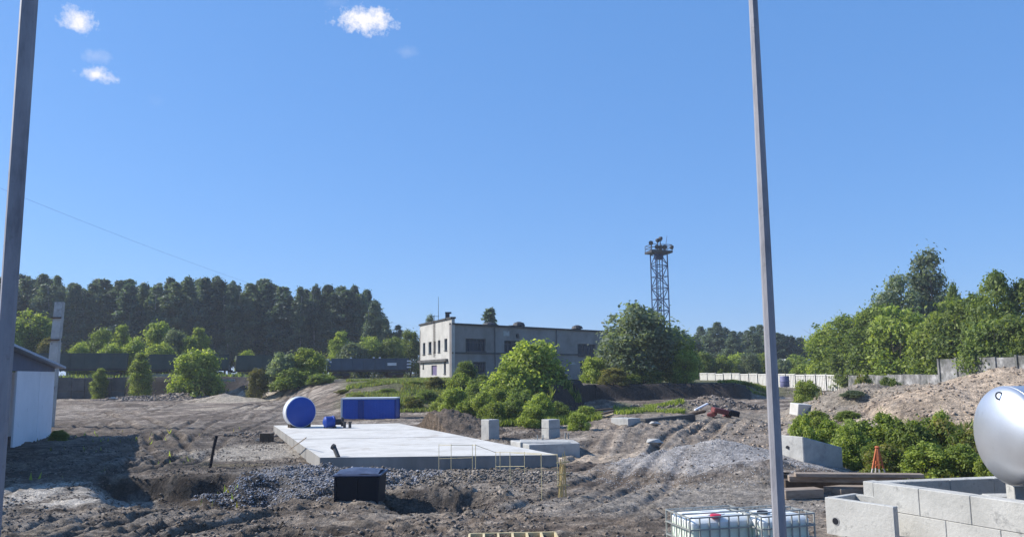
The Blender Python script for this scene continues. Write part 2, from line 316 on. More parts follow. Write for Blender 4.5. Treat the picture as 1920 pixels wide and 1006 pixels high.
def H(x, y, fine=True):
    x = np.asarray(x, float); y = np.asarray(y, float); px = px_of(x, y)
    px = np.where(y < 3, 960, px)
    wob = fbm(x, y, 6, 3)*.8
    y0 = np.interp(px, PXS, Y0S)+wob; y1 = np.interp(px, PXS, Y1S)+wob; z1 = np.interp(px, PXS, Z1S)
    base = 1.0*sm((y-45)/60)
    z = base+(z1-base)*sm((y-y0)/(y1-y0))
    z = z+sm((y-125)/200)*.8*(px < 1300)
    dirt = np.ones(x.shape)
    # undulation
    near = np.clip(1-(y-90)/40, .25, 1)
    z = z+fbm(x, y, 9, 3)*.14*near*np.clip((y-6)/6, 0, 1)
    # ditch on the left
    lm = sm((px-175)/70)*sm((470-px)/60)
    yd = 30.6+fbm(x, x*0+3, 3, 2)*.5+(px < 200)*0
    z = z-.85*lm*np.where(y < yd, sm((y-22.5)/(6.5)), 1-sm((y-yd)/.45))
    # pit in front of the gravel
    lm = sm((px-700)/60)*sm((935-px)/60); yd = 25.2+fbm(x, x*0+9, 2, 2)*.4
    z = z-.5*lm*np.where(y < yd, sm((y-21.5)/3.0), 1-sm((y-yd)/.9))
    lm = sm((px-395)/50)*sm((560-px)/60); yd = 26.6+fbm(x, x*0+5, 2, 2)*.4
    z = z-.45*lm*np.where(y < yd, sm((y-22.5)/3.4), 1-sm((y-yd)/.5))
    # brown heap, gravel apron, heaps
    lump = fbm(x, y, 1.4, 4)
    z = z+.75*heap(ell(x, y, g2(420, 925), 1.7, 1.5), .8)*(1+.3*lump)
    z = z+.55*heap(ell(x, y, g2(590, 905), 3.2, 3.6, .7), .75)*(1+.15*lump)
    z = z+.42*heap(ell(x, y, g2(880, 905), 4.4, 3.0, 0), .6)*(1+.35*lump)
    z = z+1.15*heap(ell(x, y, g2(1350, 882), 4.9, 4.0, .2), .9)*(1+.05*lump)
    z = z+.55*heap(ell(x, y, g2(1460, 905), 3.2, 1.4, .2), .8)*(1+.6*lump)
    z = z+1.5*heap(ell(x, y, g2(838, 815), 4.2, 3.2, -.4), .8)*(1+.25*lump)
    z = z+.9*heap(ell(x, y, g2(560, 772), 6, 5, 0), .8)*(1+.4*lump)*0
    for (a, b, rx, ry, h) in [(455, 760, 3.4, 3, 1.5), (420, 766, 5, 3, .8), (330, 763, 5, 2.5, .7), (240, 764, 4, 2, .5), (480, 790, 3, 2, .35), (215, 775, 4, 2, .4), (1255, 800, 7, 5, .5), (1150, 835, 5, 4, .6), (1290, 820, 7, 6, .65), (1370, 790, 6, 5, .5), (1420, 815, 4, 4, .5), (1190, 800, 4, 4, .4), (1000, 820, 3, 2.4, .35), (1330, 775, 5, 2.5, 1.1), (1130, 775, 4, 3, .7), (750, 770, 6, 3, .6)]:
        z = z+h*heap(ell(x, y, g2(a, b), rx, ry), .85)*(1+.35*lump)
    # right hand spoil heaps
    q = fbm(x, y, 3.0, 4)
    z = z+2.25*heap(ell(x, y, (26, 43), 12, 10.5, .05), .65)*(1+.13*q)
    z = z+1.9*heap(ell(x, y, (34, 40), 16, 13, .1), .5)*(1+.12*q)
    z = z+1.9*heap(ell(x, y, (22.5, 53), 6.0, 6), .7)*(1+.2*q)
    z = z+1.0*heap(ell(x, y, (13.6+11.5, 57), 7, 5), .7)*(1+.2*q)
    z = z+.6*heap(ell(x, y, (18.6, 41), 3.6, 5), .8)*(1+.2*q)
    z = z+1.1*heap(ell(x, y, (20.6, 49), 4.5, 5), .75)*(1+.3*q)
    sp = heap(ell(x, y, (28, 43), 16, 13), .5); z = z+sp*.28*fbm((x*.5+y)*.9, (x-y*.5)*.16, .9, 4, .6)
    if fine:
        amp = np.clip(1.15-(y/120), .1, 1)*np.where(y < 2, 0, 1)
        calm = 1-.8*np.clip(2*(1-ell(x, y, g2(1355, 880), 4.6, 3.8, .2)), 0, 1)
        rq = 1-.55*sm((px-930)/120)*sm((48-y)/5)-.35*sm((650-px)/60)*sm((y-31)/3); calm = calm*rq/rq
        su = (x+y*.5)*.35; sv = (y-x*.5)*1.25
        st = fbm(su, sv, .9, 5, .65); cl_ = np.clip(fbm(x, y, .38, 4, .8)-.05, 0, 1)
        z = z+(fbm(x, y, .45, 5, .8)*.09+np.sign(st)*np.abs(st)**.7*.09+cl_*.24*(fbm(x+31, y, 3.3, 3) > -.1))*amp*calm*rq
        ridg = calm*0+1-np.abs(fbm(x+20, y*1.5, .9, 2))*2
        z = z+.05*np.clip(ridg-.55, 0, 1)*amp*calm*2*(fbm(x+9, y, 5, 2) > 0)
        for pts, a, wd in RUTS:
            d = poly_dist(x, y, pts); f = a*(.6+.7*fbm(x, y, 3, 2))*1.3*(1-sm((y-21)/3)*sm((33.5-y)/2)*sm((480-px)/60)*sm((px-20)/60))
            z = z-f*np.exp(-((d-wd)/.19)**4)+.65*f*np.exp(-((d-wd-.38)/.17)**2)+.45*f*np.exp(-((d-wd+.38)/.17)**2)
    # flatten under built things
    fl = in_slab(x, y, .5); z = np.where(fl, np.minimum(z, .02), z)
    near_fl = sm((12-y)/4); z = z*(1-near_fl)
    t = np.clip(ell(x, y, (10.4, 17.4), 4.4, 3.6), 0, 2); z = np.where(t < 1, z*.25, np.where(t < 1.3, z*(.25+.75*(t-1)/.3), z))
    return z
def gz(x, y): return float(H(np.array([x]), np.array([y]))[0])
def ground_hit(px, py):                # where the view ray of a photo pixel meets the terrain
    d = ray(px, py); ts = np.linspace(8, 260, 5000)/d.y; X = d.x*ts; Y = d.y*ts; Z = EYE+d.z*ts; h = H(X, Y)
    k = np.argmax(Z < h); 
    return Vector((X[k], Y[k], h[k])) if (Z < h).any() else G(px, py, 0)

def axis(step0, core, grow, lim, far):
    v = [0.0]
    while v[-1] < lim: v.append(v[-1]+step0+grow*max(0, v[-1]-core))
    s = v[-1]-v[-2]
    while v[-1] < far: s *= 1.35; v.append(v[-1]+s)
    return np.array(v)
ax = axis(.062, 9, .0105, 75, 3500); xs = np.concatenate([-ax[::-1], ax[1:]])
ys = [7.0]
while ys[-1] < 125: ys.append(ys[-1]+max(.05, .0040*ys[-1]))
s = .7
while ys[-1] < 3500: s *= 1.3; ys.append(ys[-1]+s)
ys = np.concatenate([[-300, -100, -40, -15, -5, 0, 3, 5, 6], ys])
XX, YY = np.meshgrid(xs, ys); ZZ = H(XX, YY)
PX = px_of(XX, np.maximum(YY, 3))
def C(*c): return np.array(c)
def mixc(col, w_, c): return col*(1-w_[..., None])+c*w_[..., None]
col = np.ones(XX.shape+(3,))*C(.215, .18, .15)
n1 = fbm(XX, YY, 5, 4, .6); n2 = fbm(XX+40, YY*1.6, 1.6, 4, .65); n3 = fbm(XX-70, YY, 13, 3); n4 = fbm((XX+YY*.55)*.35, (YY-XX*.55)*1.3, 1.1, 5, .7); n5 = fbm(XX+3, YY+8, .45, 3, .7)
col = mixc(col, sm((n1+.05)/.35)*.75, C(.30, .275, .245))
col = mixc(col, sm((n2-.08)/.25)*.75, C(.085, .07, .06))
col = mixc(col, sm((-n2-.15)/.25)*.5, C(.40, .37, .335))
col = mixc(col, sm((n3-.15)/.3)*.5*(YY < 60), C(.15, .115, .085))
col = mixc(col, sm((n4-.0)/.2)*.75, C(.085, .070, .060))
col = mixc(col, sm((-n4-.1)/.25)*.55, C(.42, .385, .345))
col = col*(1+.35*n5[..., None])
# light tracked ground on the right of the slab
wr = sm((PX-1080)/60)*sm((1470-PX)/30)*sm((YY-32)/4)*sm((70-YY)/6); col = mixc(col, wr*.6, C(.33, .29, .25)*(1+.25*n2[..., None]))
cl_col = np.clip(fbm(XX, YY, .38, 4, .8), 0, 1)*(PX < 1480)*(YY < 60)
yd_ = sm((640-PX)/20)*sm((YY-104)/2)*sm((150-YY)/5); col = mixc(col, yd_*.9, C(.05, .052, .038))
# gravel zones
def zone(c, rx, ry, rot, colr, wgt, soft=.25):
    global col
    r = ell(XX, YY, c, rx, ry, rot)+n2*.22; col = mixc(col, sm((1-r)/soft)*wgt, C(*colr))
zone(g2(1350, 880), 5.0, 4.4, .2, (.38, .38, .39), 1)
zone(g2(1330, 935), 7, 3.5, 0, (.29, .28, .265), .8, .6)
zone(g2(610, 905), 4.2, 3.4, .4, (.27, .275, .30), .95)
zone(g2(860, 900), 5.5, 2.6, 0, (.27, .25, .225), .8)
zone(g2(1010, 892), 1.9, 1.0, 0, (.55, .52, .47), .9)
zone(g2(420, 925), 1.9, 1.6, 0, (.12, .09, .06), .85)
zone(g2(838, 815), 4.4, 3.6, -.4, (.13, .105, .085), .9)
zone(g2(120, 928), 2.7, 3.6, .5, (.58, .56, .53), .9)
zone(g2(185, 908), 1.6, 1.6, .5, (.52, .50, .46), .8)
zone(g2(470, 845), 4.2, 4.6, 0, (.46, .43, .385), .95)
zone(g2(520, 880), 1.8, 2.6, 0, (.36, .34, .31), .8)
zone(g2(1130, 858), 3.6, 2.0, 0, (.48, .42, .35), .9)
zone(g2(440, 778), 5, 3, 0, (.42, .38, .32), .8)
zone(g2(430, 870), 2, .8, 0, (.30, .27, .16), .6)
zone((28.5, 40), 11.5, 13, 0, (.44, .37, .295), 1)
zone((36, 38), 16, 14, 0, (.44, .37, .295), 1)
zone((21.5, 50), 6, 8, 0, (.27, .25, .215), .7, .5)
zone((16, 54), 7, 9, 0, (.27, .25, .22), .8)
for c_ in [g2(250, 860), g2(290, 845), g2(245, 868)]: zone(c_, 1.3, .8, .6, (.45, .45, .45), .6)
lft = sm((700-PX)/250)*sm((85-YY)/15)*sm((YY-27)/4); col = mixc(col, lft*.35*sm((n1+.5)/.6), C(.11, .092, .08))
pit_shade = sm((PX-175)/60)*sm((480-PX)/50)*sm((YY-24)/3)*(YY < 31.2); col = mixc(col, pit_shade*.8, C(.05, .043, .04))  # shade in the ditch and the pits painted into the ground colour
pit_shade = sm((PX-680)/60)*sm((955-PX)/60)*sm((YY-22.3)/1.2)*sm((26.2-YY)/.6); col = mixc(col, pit_shade*.8, C(.05, .043, .04))
pit_shade = sm((PX-390)/50)*sm((570-PX)/60)*sm((YY-23.5)/1.2)*(YY < 27.2); col = mixc(col, pit_shade*.75, C(.05, .05, .055))
zone(g2(480, 845), 4.6, 4.4, 0, (.50, .47, .42), 1)
zone(g2(1110, 860), 3.4, 1.7, 0, (.50, .43, .35), .8)
zone(g2(115, 925), 3.4, 3.8, .2, (.66, .64, .60), 1)
zone(g2(190, 906), 2.2, 1.6, .5, (.55, .53, .50), .9)
zone(g2(30, 985), 3, 1.6, .5, (.42, .39, .36), .7)
zone(g2(440, 752, .8), 5.5, 6, 0, (.46, .42, .35), .8)
# ruts darker inside
for pts, a, wd in RUTS:
    d = poly_dist(XX, YY, pts); col = mixc(col, np.exp(-((d-wd)/.22)**4)*.6*(1 if a > .115 else .45), C(.085, .065, .052)); col = mixc(col, np.exp(-((d-wd-.4)/.16)**2)*.3*sm((n2+.3)/.4), C(.38, .345, .30))
# grass on the platform and its slope
gw = np.zeros(XX.shape)
y0 = np.interp(PX, PXS, Y0S)
gm = sm((PX-610)/60)*sm((YY-y0-2)/4)*sm((1500-PX)/60)
road = sm((PX-500)/20)*sm((650-PX)/30)*(YY > 80)*(YY < 108)
gm = np.maximum(gm*(1-road), sm((YY-112)/3)); cliff = (PX > 1015)*(PX < 1400)*(YY < 86)
gm = gm*(1-cliff)
gm = np.maximum(gm, sm((1300-PX)/30)*sm((PX-1140)/20)*sm((YY-66)/2)*sm((78-YY)/3)*.8)
col = mixc(col, gm*.85*sm((n1+.7)/.5), C(.10, .115, .045))
bank = (YY > y0-.5)*(YY < np.interp(PX, PXS, Y1S)+.8)*((PX < 470)+(PX > 1010)*(PX < 1400)); col = mixc(col, bank*.95, C(.03, .026, .028))  # shaded bank faces painted near black in the ground colour
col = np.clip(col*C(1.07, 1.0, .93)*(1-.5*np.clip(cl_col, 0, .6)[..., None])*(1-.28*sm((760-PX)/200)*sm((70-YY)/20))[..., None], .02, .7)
ny, nx = XX.shape; idx = np.arange(ny*nx).reshape(ny, nx)
fc = np.stack([idx[:-1, :-1], idx[:-1, 1:], idx[1:, 1:], idx[1:, :-1]], -1).reshape(-1)
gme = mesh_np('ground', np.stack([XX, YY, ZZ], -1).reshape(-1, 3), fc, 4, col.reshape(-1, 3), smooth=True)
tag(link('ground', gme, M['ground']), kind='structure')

# stones and clods
def stones(name, xy, size, colr, label, cat, seed, flat=.65):
    r = np.random.default_rng(seed); n = len(xy)
    base = np.array([(1, 0, 0), (0, 1, 0), (-1, 0, 0), (0, -1, 0), (0, 0, 1), (0, 0, -1)], float)
    v = base[None]*r.uniform(.6, 1.3, (n, 6, 1)); a = r.uniform(0, 6.28, n); ca, sa = np.cos(a), np.sin(a)
    v = v+r.normal(0, .18, v.shape); x = v[..., 0]*ca[:, None]-v[..., 1]*sa[:, None]; y = v[..., 0]*sa[:, None]+v[..., 1]*ca[:, None]
    sz = size[0]+(size[1]-size[0])*r.random(n)**3
    v = np.stack([x, y, v[..., 2]*flat], -1)*sz[:, None, None]; z = H(xy[:, 0], xy[:, 1])
    v[..., 0] += xy[:, 0:1]; v[..., 1] += xy[:, 1:2]; v[..., 2] += (z+sz*.15)[:, None]
    fs = np.array([(0, 1, 4), (1, 2, 4), (2, 3, 4), (3, 0, 4), (1, 0, 5), (2, 1, 5), (3, 2, 5), (0, 3, 5)])
    f = (fs[None]+(np.arange(n)*6)[:, None, None]).reshape(-1)
    c = np.array(colr)*r.uniform(.3, 1.45, (n, 1)); c = np.repeat(c[:, None, :], 6, 1).reshape(-1, 3)
    tag(link(name, mesh_np(name, v.reshape(-1, 3), f, 3, c), M['stone']), label, cat, kind='stuff')
def sc_ell(c, rx, ry, n, r, rot=0):
    t = r.uniform(0, 6.28, n); q = np.sqrt(r.random(n)); x = q*rx*np.cos(t); y = q*ry*np.sin(t); co, si = math.cos(rot), math.sin(rot)
    return np.stack([c[0]+x*co-y*si, c[1]+x*si+y*co], -1)
r = np.random.default_rng(5)
def keep(xy): return xy[~in_slab(xy[:, 0], xy[:, 1], .05)]
stones('gravel', keep(sc_ell(g2(600, 905), 4.4, 3.6, 15000, r, .4)), (.022, .06), (.27, .275, .30), 'blue grey crushed stone spilled along the front left of the concrete slab', 'gravel', 1)
stones('gravel', keep(sc_ell(g2(850, 900), 4.4, 2.4, 8000, r)), (.02, .075), (.23, .20, .17), 'brown and grey stones banked along the front right of the slab', 'gravel', 2)
stones('gravel', sc_ell(g2(1350, 888), 5.0, 4.0, 7000, r, .2), (.012, .032), (.42, .42, .43), 'pale grey fine gravel heap beside the grey pole', 'gravel', 3)
fx = np.where(r.random(60000) < .7, r.uniform(-1, .05, 60000), r.uniform(-1, 1, 60000)); fy = 9+(r.random(60000)**1.2)*44
xy = np.stack([fx*fy*.72, fy], -1); xy = keep(xy[(fbm(xy[:, 0], xy[:, 1], 2.5, 3) > -.15)])
stones('rubble', xy, (.014, .075), (.17, .14, .115), 'loose clods and stones strewn over the churned ground', 'rubble', 4)
stones('rubble', np.concatenate([sc_ell(g2(330, 764), 7, 2.2, 900, r), sc_ell(g2(500, 815), 3, 2, 200, r), sc_ell(g2(250, 765), 5, 2, 300, r), sc_ell(g2(1310, 775), 6, 3, 900, r)]), (.05, .24), (.20, .17, .15), 'coarse rubble piled at the far side of the site', 'rubble', 6)
xy = sc_ell((22, 43), 13, 11, 5000, r); stones('rubble', xy, (.03, .13), (.33, .26, .20), 'brown clods lying on the sandy spoil heap', 'rubble', 7)

# ---------------------------------------------------------------- foliage
def leaf_quads(cen, nrm, size, r, aspect=.62):
    n = len(cen); rnd = r.normal(size=(n, 3)); nr = nrm+rnd*.75; nr /= np.linalg.norm(nr, axis=1, keepdims=True)
    t = np.cross(nr, r.normal(size=(n, 3))); t /= np.linalg.norm(t, axis=1, keepdims=True); b = np.cross(nr, t)
    s = (size*r.uniform(.55, 1.35, n))[:, None]; t = t*s; b = b*s*aspect
    q = np.stack([cen-t, cen-b*.9+nr*s*.12, cen+t, cen+b*.9+nr*s*.12], 1)
    return q.reshape(-1, 3)
def crown_mesh(name, W, Ht, shape, nleaf, leaf, cols, seed, nb=46, bottom=.0):
    r = np.random.default_rng(seed); cb = []; rb = []
    for i in range(nb):
        u = r.random(); a = r.uniform(0, 6.283)
        if shape == 'bush': zz = u**.8; prof = math.sqrt(max(0, 1-(zz*.93)**2))*(.95 if zz > .12 else .85)
        elif shape == 'tree': zz = u; prof = max(.15, math.sin(math.pi*min(1, (zz*.86+.12)))**.7)
        elif shape == 'column': zz = u**.85; prof = max(.12, math.sin(math.pi*(zz*.80+.18))**.8)
        elif shape == 'cone': zz = u**1.2; prof = 1.02-zz
        else: zz = u; prof = 1
        rr_ = prof*r.uniform(.3, 1)**.5*(.66+.42*r.random()); z = bottom+(1-bottom)*zz
        cb.append((W/2*rr_*math.cos(a)*.86, W/2*rr_*math.sin(a)*.86, Ht*z*.93)); rb.append(min(W, Ht)*r.uniform(.10, .21)*(.55 if shape in ('cone',) else 1)*(1.0 if zz < .8 else .7))
    cb = np.array(cb); rb = np.array(rb); pr = rb**2/np.sum(rb**2); k = r.choice(nb, nleaf, p=pr)
    d = r.normal(size=(nleaf, 3)); d /= np.linalg.norm(d, axis=1, keepdims=True); d[:, 2] = np.where(r.random(nleaf) < .45, np.abs(d[:, 2]), d[:, 2])
    rad = rb[k]*(r.random(nleaf)**.33)*np.where(r.random(nleaf) < .16, 1.2+.6*r.random(nleaf), 1.0)
    cen = cb[k]+d*rad[:, None]; cen[:, 2] = np.maximum(cen[:, 2], .03+.05*r.random(nleaf))
    v = leaf_quads(cen, d+np.array([0, 0, .35]), leaf, r)
    cols = np.array(cols); t = np.clip(r.normal(.5, .28, nleaf)+(r.random(nb)[k]-.5)*.7, 0, 1)*(len(cols)-1); i0 = np.minimum(t.astype(int), len(cols)-2); ft = (t-i0)[:, None]
    c = cols[i0]*(1-ft)+cols[i0+1]*ft; c = np.repeat(c[:, None], 4, 1).reshape(-1, 3)
    f = np.arange(nleaf*4)
    return mesh_np(name, v, f, 4, c)
def trunk_mesh(name, Ht, rad, seed, n=5, top=.85, W=2.0, stems=1):
    rr = random.Random(seed); mb = MB()
    for s_ in range(stems):
        p = Vector((0, 0, -.3)); lean = Vector((rr.uniform(-.1, .1), rr.uniform(-.1, .1), 0))*(3 if stems > 1 else 1); seg = Ht*top/5; rr0 = rad
        for k in range(5):
            q = p+Vector((rr.uniform(-.05, .05)*Ht*.2, rr.uniform(-.05, .05)*Ht*.2, seg))+lean*seg; mb.tube(p, q, rr0, rr0*.78, 7, False)
            if k > 0:
                for j in range(2):
                    a = rr.uniform(0, 6.28); l = W*.4*rr.uniform(.5, 1)*(1.1-k*.15); mb.tube(q, q+Vector((math.cos(a)*l, math.sin(a)*l, l*.6)), rr0*.45, rr0*.1, 5, False)
            p = q; rr0 *= .78
    return mb.mesh(name)
GREEN = [(.075, .115, .035), (.13, .18, .05), (.19, .245, .065), (.26, .31, .085)]
LIME = [(.10, .145, .035), (.18, .24, .05), (.27, .33, .07), (.37, .42, .11)]
DARK = [(.045, .072, .07), (.072, .11, .095), (.12, .17, .12)]
GREY = [(.11, .145, .10), (.17, .215, .14), (.25, .295, .20)]
OLIVE = [(.09, .10, .035), (.16, .155, .05), (.23, .20, .07)]
def proto(name, W, Ht, shape, nleaf, leaf, cols, seed, trunk, nb=46, bottom=.0, lm='leaf', tm='bark', stems=1):
    c = crown_mesh('crown', W, Ht, shape, nleaf, leaf, cols, seed, nb, bottom); c.materials.append(M[lm])
    t = trunk_mesh('trunk', Ht, trunk, seed+1, W=W, stems=stems); t.materials.append(M[tm])
    return dict(name=name, W=W, H=Ht, c=c, t=t)
def plant(pr, loc, W, Ht, label, cat, group=None, rz=None, name=None):
    o = empty(name or pr['name'], loc, label, cat, group, rz if rz is not None else random.uniform(0, 6.28))
    s = (W/pr['W'], W/pr['W'], Ht/pr['H'])
    for n_, me in (('crown', pr['c']), ('trunk', pr['t'])):
        c = link(n_, me, None, o); c.scale = s
    return o
MIDG = [(.075, .11, .085), (.115, .155, .11), (.16, .21, .14)]
FT = [proto('forest_tree', 6.0, 22, 'column', 12000, .27, DARK if k < 2 else MIDG, 100+k, .22, 105, .12, 'leaf_far', 'birch_bark') for k in range(4)]
TR = [proto('leafy_tree', 7.5, 8, 'tree', 9000, .20, c, 200+k, .16, 62, .12) for k, c in enumerate((GREEN, GREY, GREEN))]
BCOL = (LIME, GREEN, GREY, LIME, OLIVE)
BU = [proto('bush', 6, 4.5, 'bush', 10000, .14, c, 300+k, .05, 60, 0, stems=4) for k, c in enumerate(BCOL)]
BTALL = [proto('bush', 6, 7.5, 'bush', 13000, .15, c, 320+k, .07, 75, 0, stems=4) for k, c in enumerate(BCOL)]
BHIGH = [proto('bush', 6, 12, 'bush', 17000, .17, c, 340+k, .09, 110, 0, stems=3) for k, c in enumerate(BCOL)]
TRH = [proto('leafy_tree', 7.5, 12, 'tree', 15000, .19, c, 360+k, .18, 95, .08) for k, c in enumerate((GREEN, GREY, GREEN))]
SH = [proto('shrub', 3, 2.2, 'bush', 9000, .075, c, 400+k, .025, 50, 0, stems=5) for k, c in enumerate((LIME, LIME[:2]+GREEN[2:], LIME[:2]+OLIVE[1:]))]
CON = proto('spruce_tree', 5, 13, 'cone', 7000, .3, DARK, 500, .2, 90, .05, 'leaf_far')
def at_px(pr, px, top, Y, wpx, label, cat, zb=None, group=None, name=None):
    """stands on the ground Y metres ahead; its top and width match photo pixels"""
    b = P(px, 700, Y); z = (gz(b.x, b.y) if zb is None else zb)-.1; t = P(px, top, Y)
    W = wpx*Y/F*1.1; asp = (t.z-z)/W
    for base, up1, up2 in ((BU, BTALL, BHIGH),):
        if pr in base: k = base.index(pr); pr = pr if asp < .98 else (up1[k] if asp < 1.6 else up2[k])
    if pr in TR and asp > 1.3: pr = TRH[TR.index(pr)]
    return plant(pr, (b.x, b.y, z), W, max(.4, t.z-z), label, cat, group, name=name)
# forest behind the railway
rr = random.Random(3)
tops = [(-120, 520), (0, 515), (60, 510), (110, 520), (160, 518), (200, 525), (240, 512), (290, 525), (350, 520), (420, 518), (460, 525), (500, 516), (540, 532), (600, 535), (660, 533), (700, 548), (716, 575)]
for row in range(4):
    px = -110+row*9
    while px < 712-row*2:
        Y = 172+row*9+rr.uniform(-3, 3); tp = np.interp(px, [a for a, b in tops], [b for a, b in tops])+rr.uniform(-12, 16)+row*2
        if 525 < px < 560: tp += 10
        at_px(FT[rr.randrange(4)], px, tp, Y, rr.uniform(38, 66), 'tall dark tree in the dense wood behind the railway wagons', 'tree', 3.6, 'tall trees of the wood behind the wagons')
        px += rr.uniform(24, 36)
for (px, tp, w_, Y, k) in [(722, 592, 34, 165, 2), (745, 604, 36, 170, 3), (700, 560, 40, 160, 2)]:
    at_px(FT[k], px, tp, Y, w_, {722: 'blue green tree at the right end of the wood', 745: 'lowest tree at the right tip of the wood', 700: 'tree sloping down at the right end of the wood'}[px], 'tree', 3.6)
# far wood on the right
px = 1290
while px < 1530:
    tp = np.interp(px, [1290, 1330, 1350, 1372, 1400, 1425, 1455, 1500, 1530], [630, 604, 602, 612, 618, 604, 618, 630, 626])+rr.uniform(-5, 6)
    at_px(FT[rr.choice((2, 3, 3, 1))], px, tp, rr.uniform(185, 215), rr.uniform(34, 46), 'distant grey green tree beyond the white fence', 'tree', 2, 'distant trees beyond the white fence'); px += rr.uniform(11, 17)
px = 1270
while px < 1540:
    at_px(BU[rr.choice((1, 2, 2, 0))], px, rr.uniform(655, 676), rr.uniform(128, 150), rr.uniform(34, 60), 'low green bush growing just behind the white fence', 'bush', 1.5, 'bushes behind the white fence'); px += rr.uniform(22, 34)
L = 'bush'
B = [ # proto, px, top, Y, width, label
 (BU[0], 50, 578, 128, 92, 'big bright bush above the shed roof left of the concrete column'),
 (BU[3], 20, 600, 126, 70, 'bright bush directly behind the left pole'),
 (BU[4], 88, 632, 124, 44, 'yellowish bush at the foot of the concrete column'),
 (BU[0], 148, 638, 124, 44, 'low lime bush just right of the concrete column behind the wagons'),
 (BU[1], 188, 616, 128, 62, 'green bush behind the first wagons from the left'),
 (BU[3], 222, 606, 132, 44, 'tall lime bush rising behind the wagon gap'),
 (BU[0], 205, 640, 123, 56, 'low lime bush peeping over the first wagon gap'),
 (BU[0], 250, 628, 124, 50, 'lime bush behind the second wagon'),
 (BU[3], 292, 600, 130, 66, 'highest lime bush behind the second wagon'),
 (BU[2], 328, 615, 127, 56, 'grey green bush behind the end of the second wagon'),
 (BU[0], 300, 640, 122, 60, 'low lime bush over the rim of the second wagon'),
 (BU[3], 372, 612, 131, 44, 'lime bush alone against the dark wood behind the third wagon'),
 (BU[1], 352, 630, 126, 44, 'green bush between two lime bushes behind the wagons'),
 (BU[0], 462, 654, 128, 40, 'small lime bush just over the third wagon'),
 (BU[3], 636, 618, 140, 46, 'pale lime bush behind the left end of the blue wagon'),
 (BU[0], 690, 628, 142, 66, 'yellow green bush behind the middle of the blue wagon'),
 (BU[1], 735, 632, 142, 60, 'green bush behind the right end of the blue wagon'),
 (BU[1], 768, 618, 146, 52, 'green bush close left of the old building'),
 (BU[2], 660, 645, 138, 80, 'dark bush low behind the blue wagon'),
 # in front of the train
 (BU[0], 370, 655, 101.5, 112, 'bright lime bush in front of the third wagon'),
 (BU[3], 264, 658, 104, 44, 'narrow lime bush in front of the second wagon'),
 (BU[3], 188, 688, 104, 30, 'small thin bush in front of the first wagon gap'),
 (BU[2], 528, 664, 97, 70, 'grey green bush left of the lime bush before the blue wagon'),
 (BU[3], 573, 654, 99, 88, 'tall lime bush in front of the left end of the blue wagon'),
 (BU[1], 548, 690, 95, 92, 'dark green bush at the foot of the lime bush by the track'),
 (BU[1], 600, 700, 93, 62, 'low dark bush above the road bend'),
 (BU[4], 484, 690, 96, 44, 'small olive bush left of the road bend'),
 # centre
 (BU[0], 1000, 638, 72, 150, 'large bright green bush in front of the old building'),
 (BU[3], 955, 680, 70, 110, 'bright lower flank bush left of the large bush at the old building'),
 (BU[1], 1030, 680, 74, 92, 'dark green bush right of the large bush at the old building'),
 (BU[1], 872, 676, 82, 50, 'green bush at the corner of the old building'),
 (BU[0], 852, 726, 66, 62, 'low bright bush on the slope below the building corner'),
 (BU[1], 895, 712, 74, 70, 'dark bush between the building corner and the large bush'),
 (BU[4], 815, 706, 82, 46, 'olive weeds bush below the white end of the building'),
 (BU[0], 928, 752, 58, 60, 'low green bush behind the left concrete post block'),
 (BU[1], 965, 745, 59, 60, 'mid green bush behind the gap between the two concrete blocks'),
 (BU[0], 1000, 758, 55, 64, 'bright bush left of the right concrete block'),
 (BU[0], 1082, 772, 52, 44, 'low bright bush right of the right concrete block'),
 (BU[0], 1112, 668, 90, 60, 'bright yellow green bush at the left foot of the big tree'),
 (BU[4], 1150, 690, 86, 70, 'olive bush on the edge of the dark bank'),
 (BU[1], 1205, 690, 88, 90, 'dark green bush under the big tree above the bank'),
 (BU[0], 1284, 654, 88, 52, 'small bright tree shaped bush right of the big tree'),
 (BU[0], 1510, 712, 66, 66, 'low bright bush in front of the white fence by the grey pole'),
 (BU[0], 1380, 716, 92, 60, 'low weedy bush above the right end of the dark bank'),
 (BU[1], 1665, 706, 57, 54, 'round green bush on top of the grey spoil heap'),
 (BU[2], 1598, 742, 48, 52, 'small grey green bush on the face of the grey spoil heap'),
 (BU[0], 1500, 680, 112, 40, 'lime bush behind the right end of the white fence'),
 # right trees' skirts
 (BU[0], 1552, 600, 104, 96, 'yellow green bush at the left end of the right hand tree row'),
 (BU[1], 1600, 590, 100, 120, 'dark green bush in the right hand tree row beside its yellow end'),
 (BU[1], 1650, 574, 95, 130, 'dense bush in the middle of the right hand tree row'),
 (BU[0], 1690, 568, 90, 130, 'olive topped bush under the tall grey tree'),
 (BU[1], 1600, 650, 97, 90, 'shadowed bush low over the dark fence panels'),
 (BU[0], 1752, 598, 82, 110, 'bright green bush above the mottled fence panel'),
 (BU[0], 1795, 558, 80, 130, 'olive bush right of the tall grey tree'),
 (BU[1], 1855, 600, 68, 120, 'dark bush hanging over the mottled fence'),
 (BU[1], 1915, 590, 66, 120, 'dark bush at the right edge over the spoil heap'),
]
for (pr, px, tp, Y, w_, lab) in B: at_px(pr, px, tp, Y, w_, lab, 'bush')
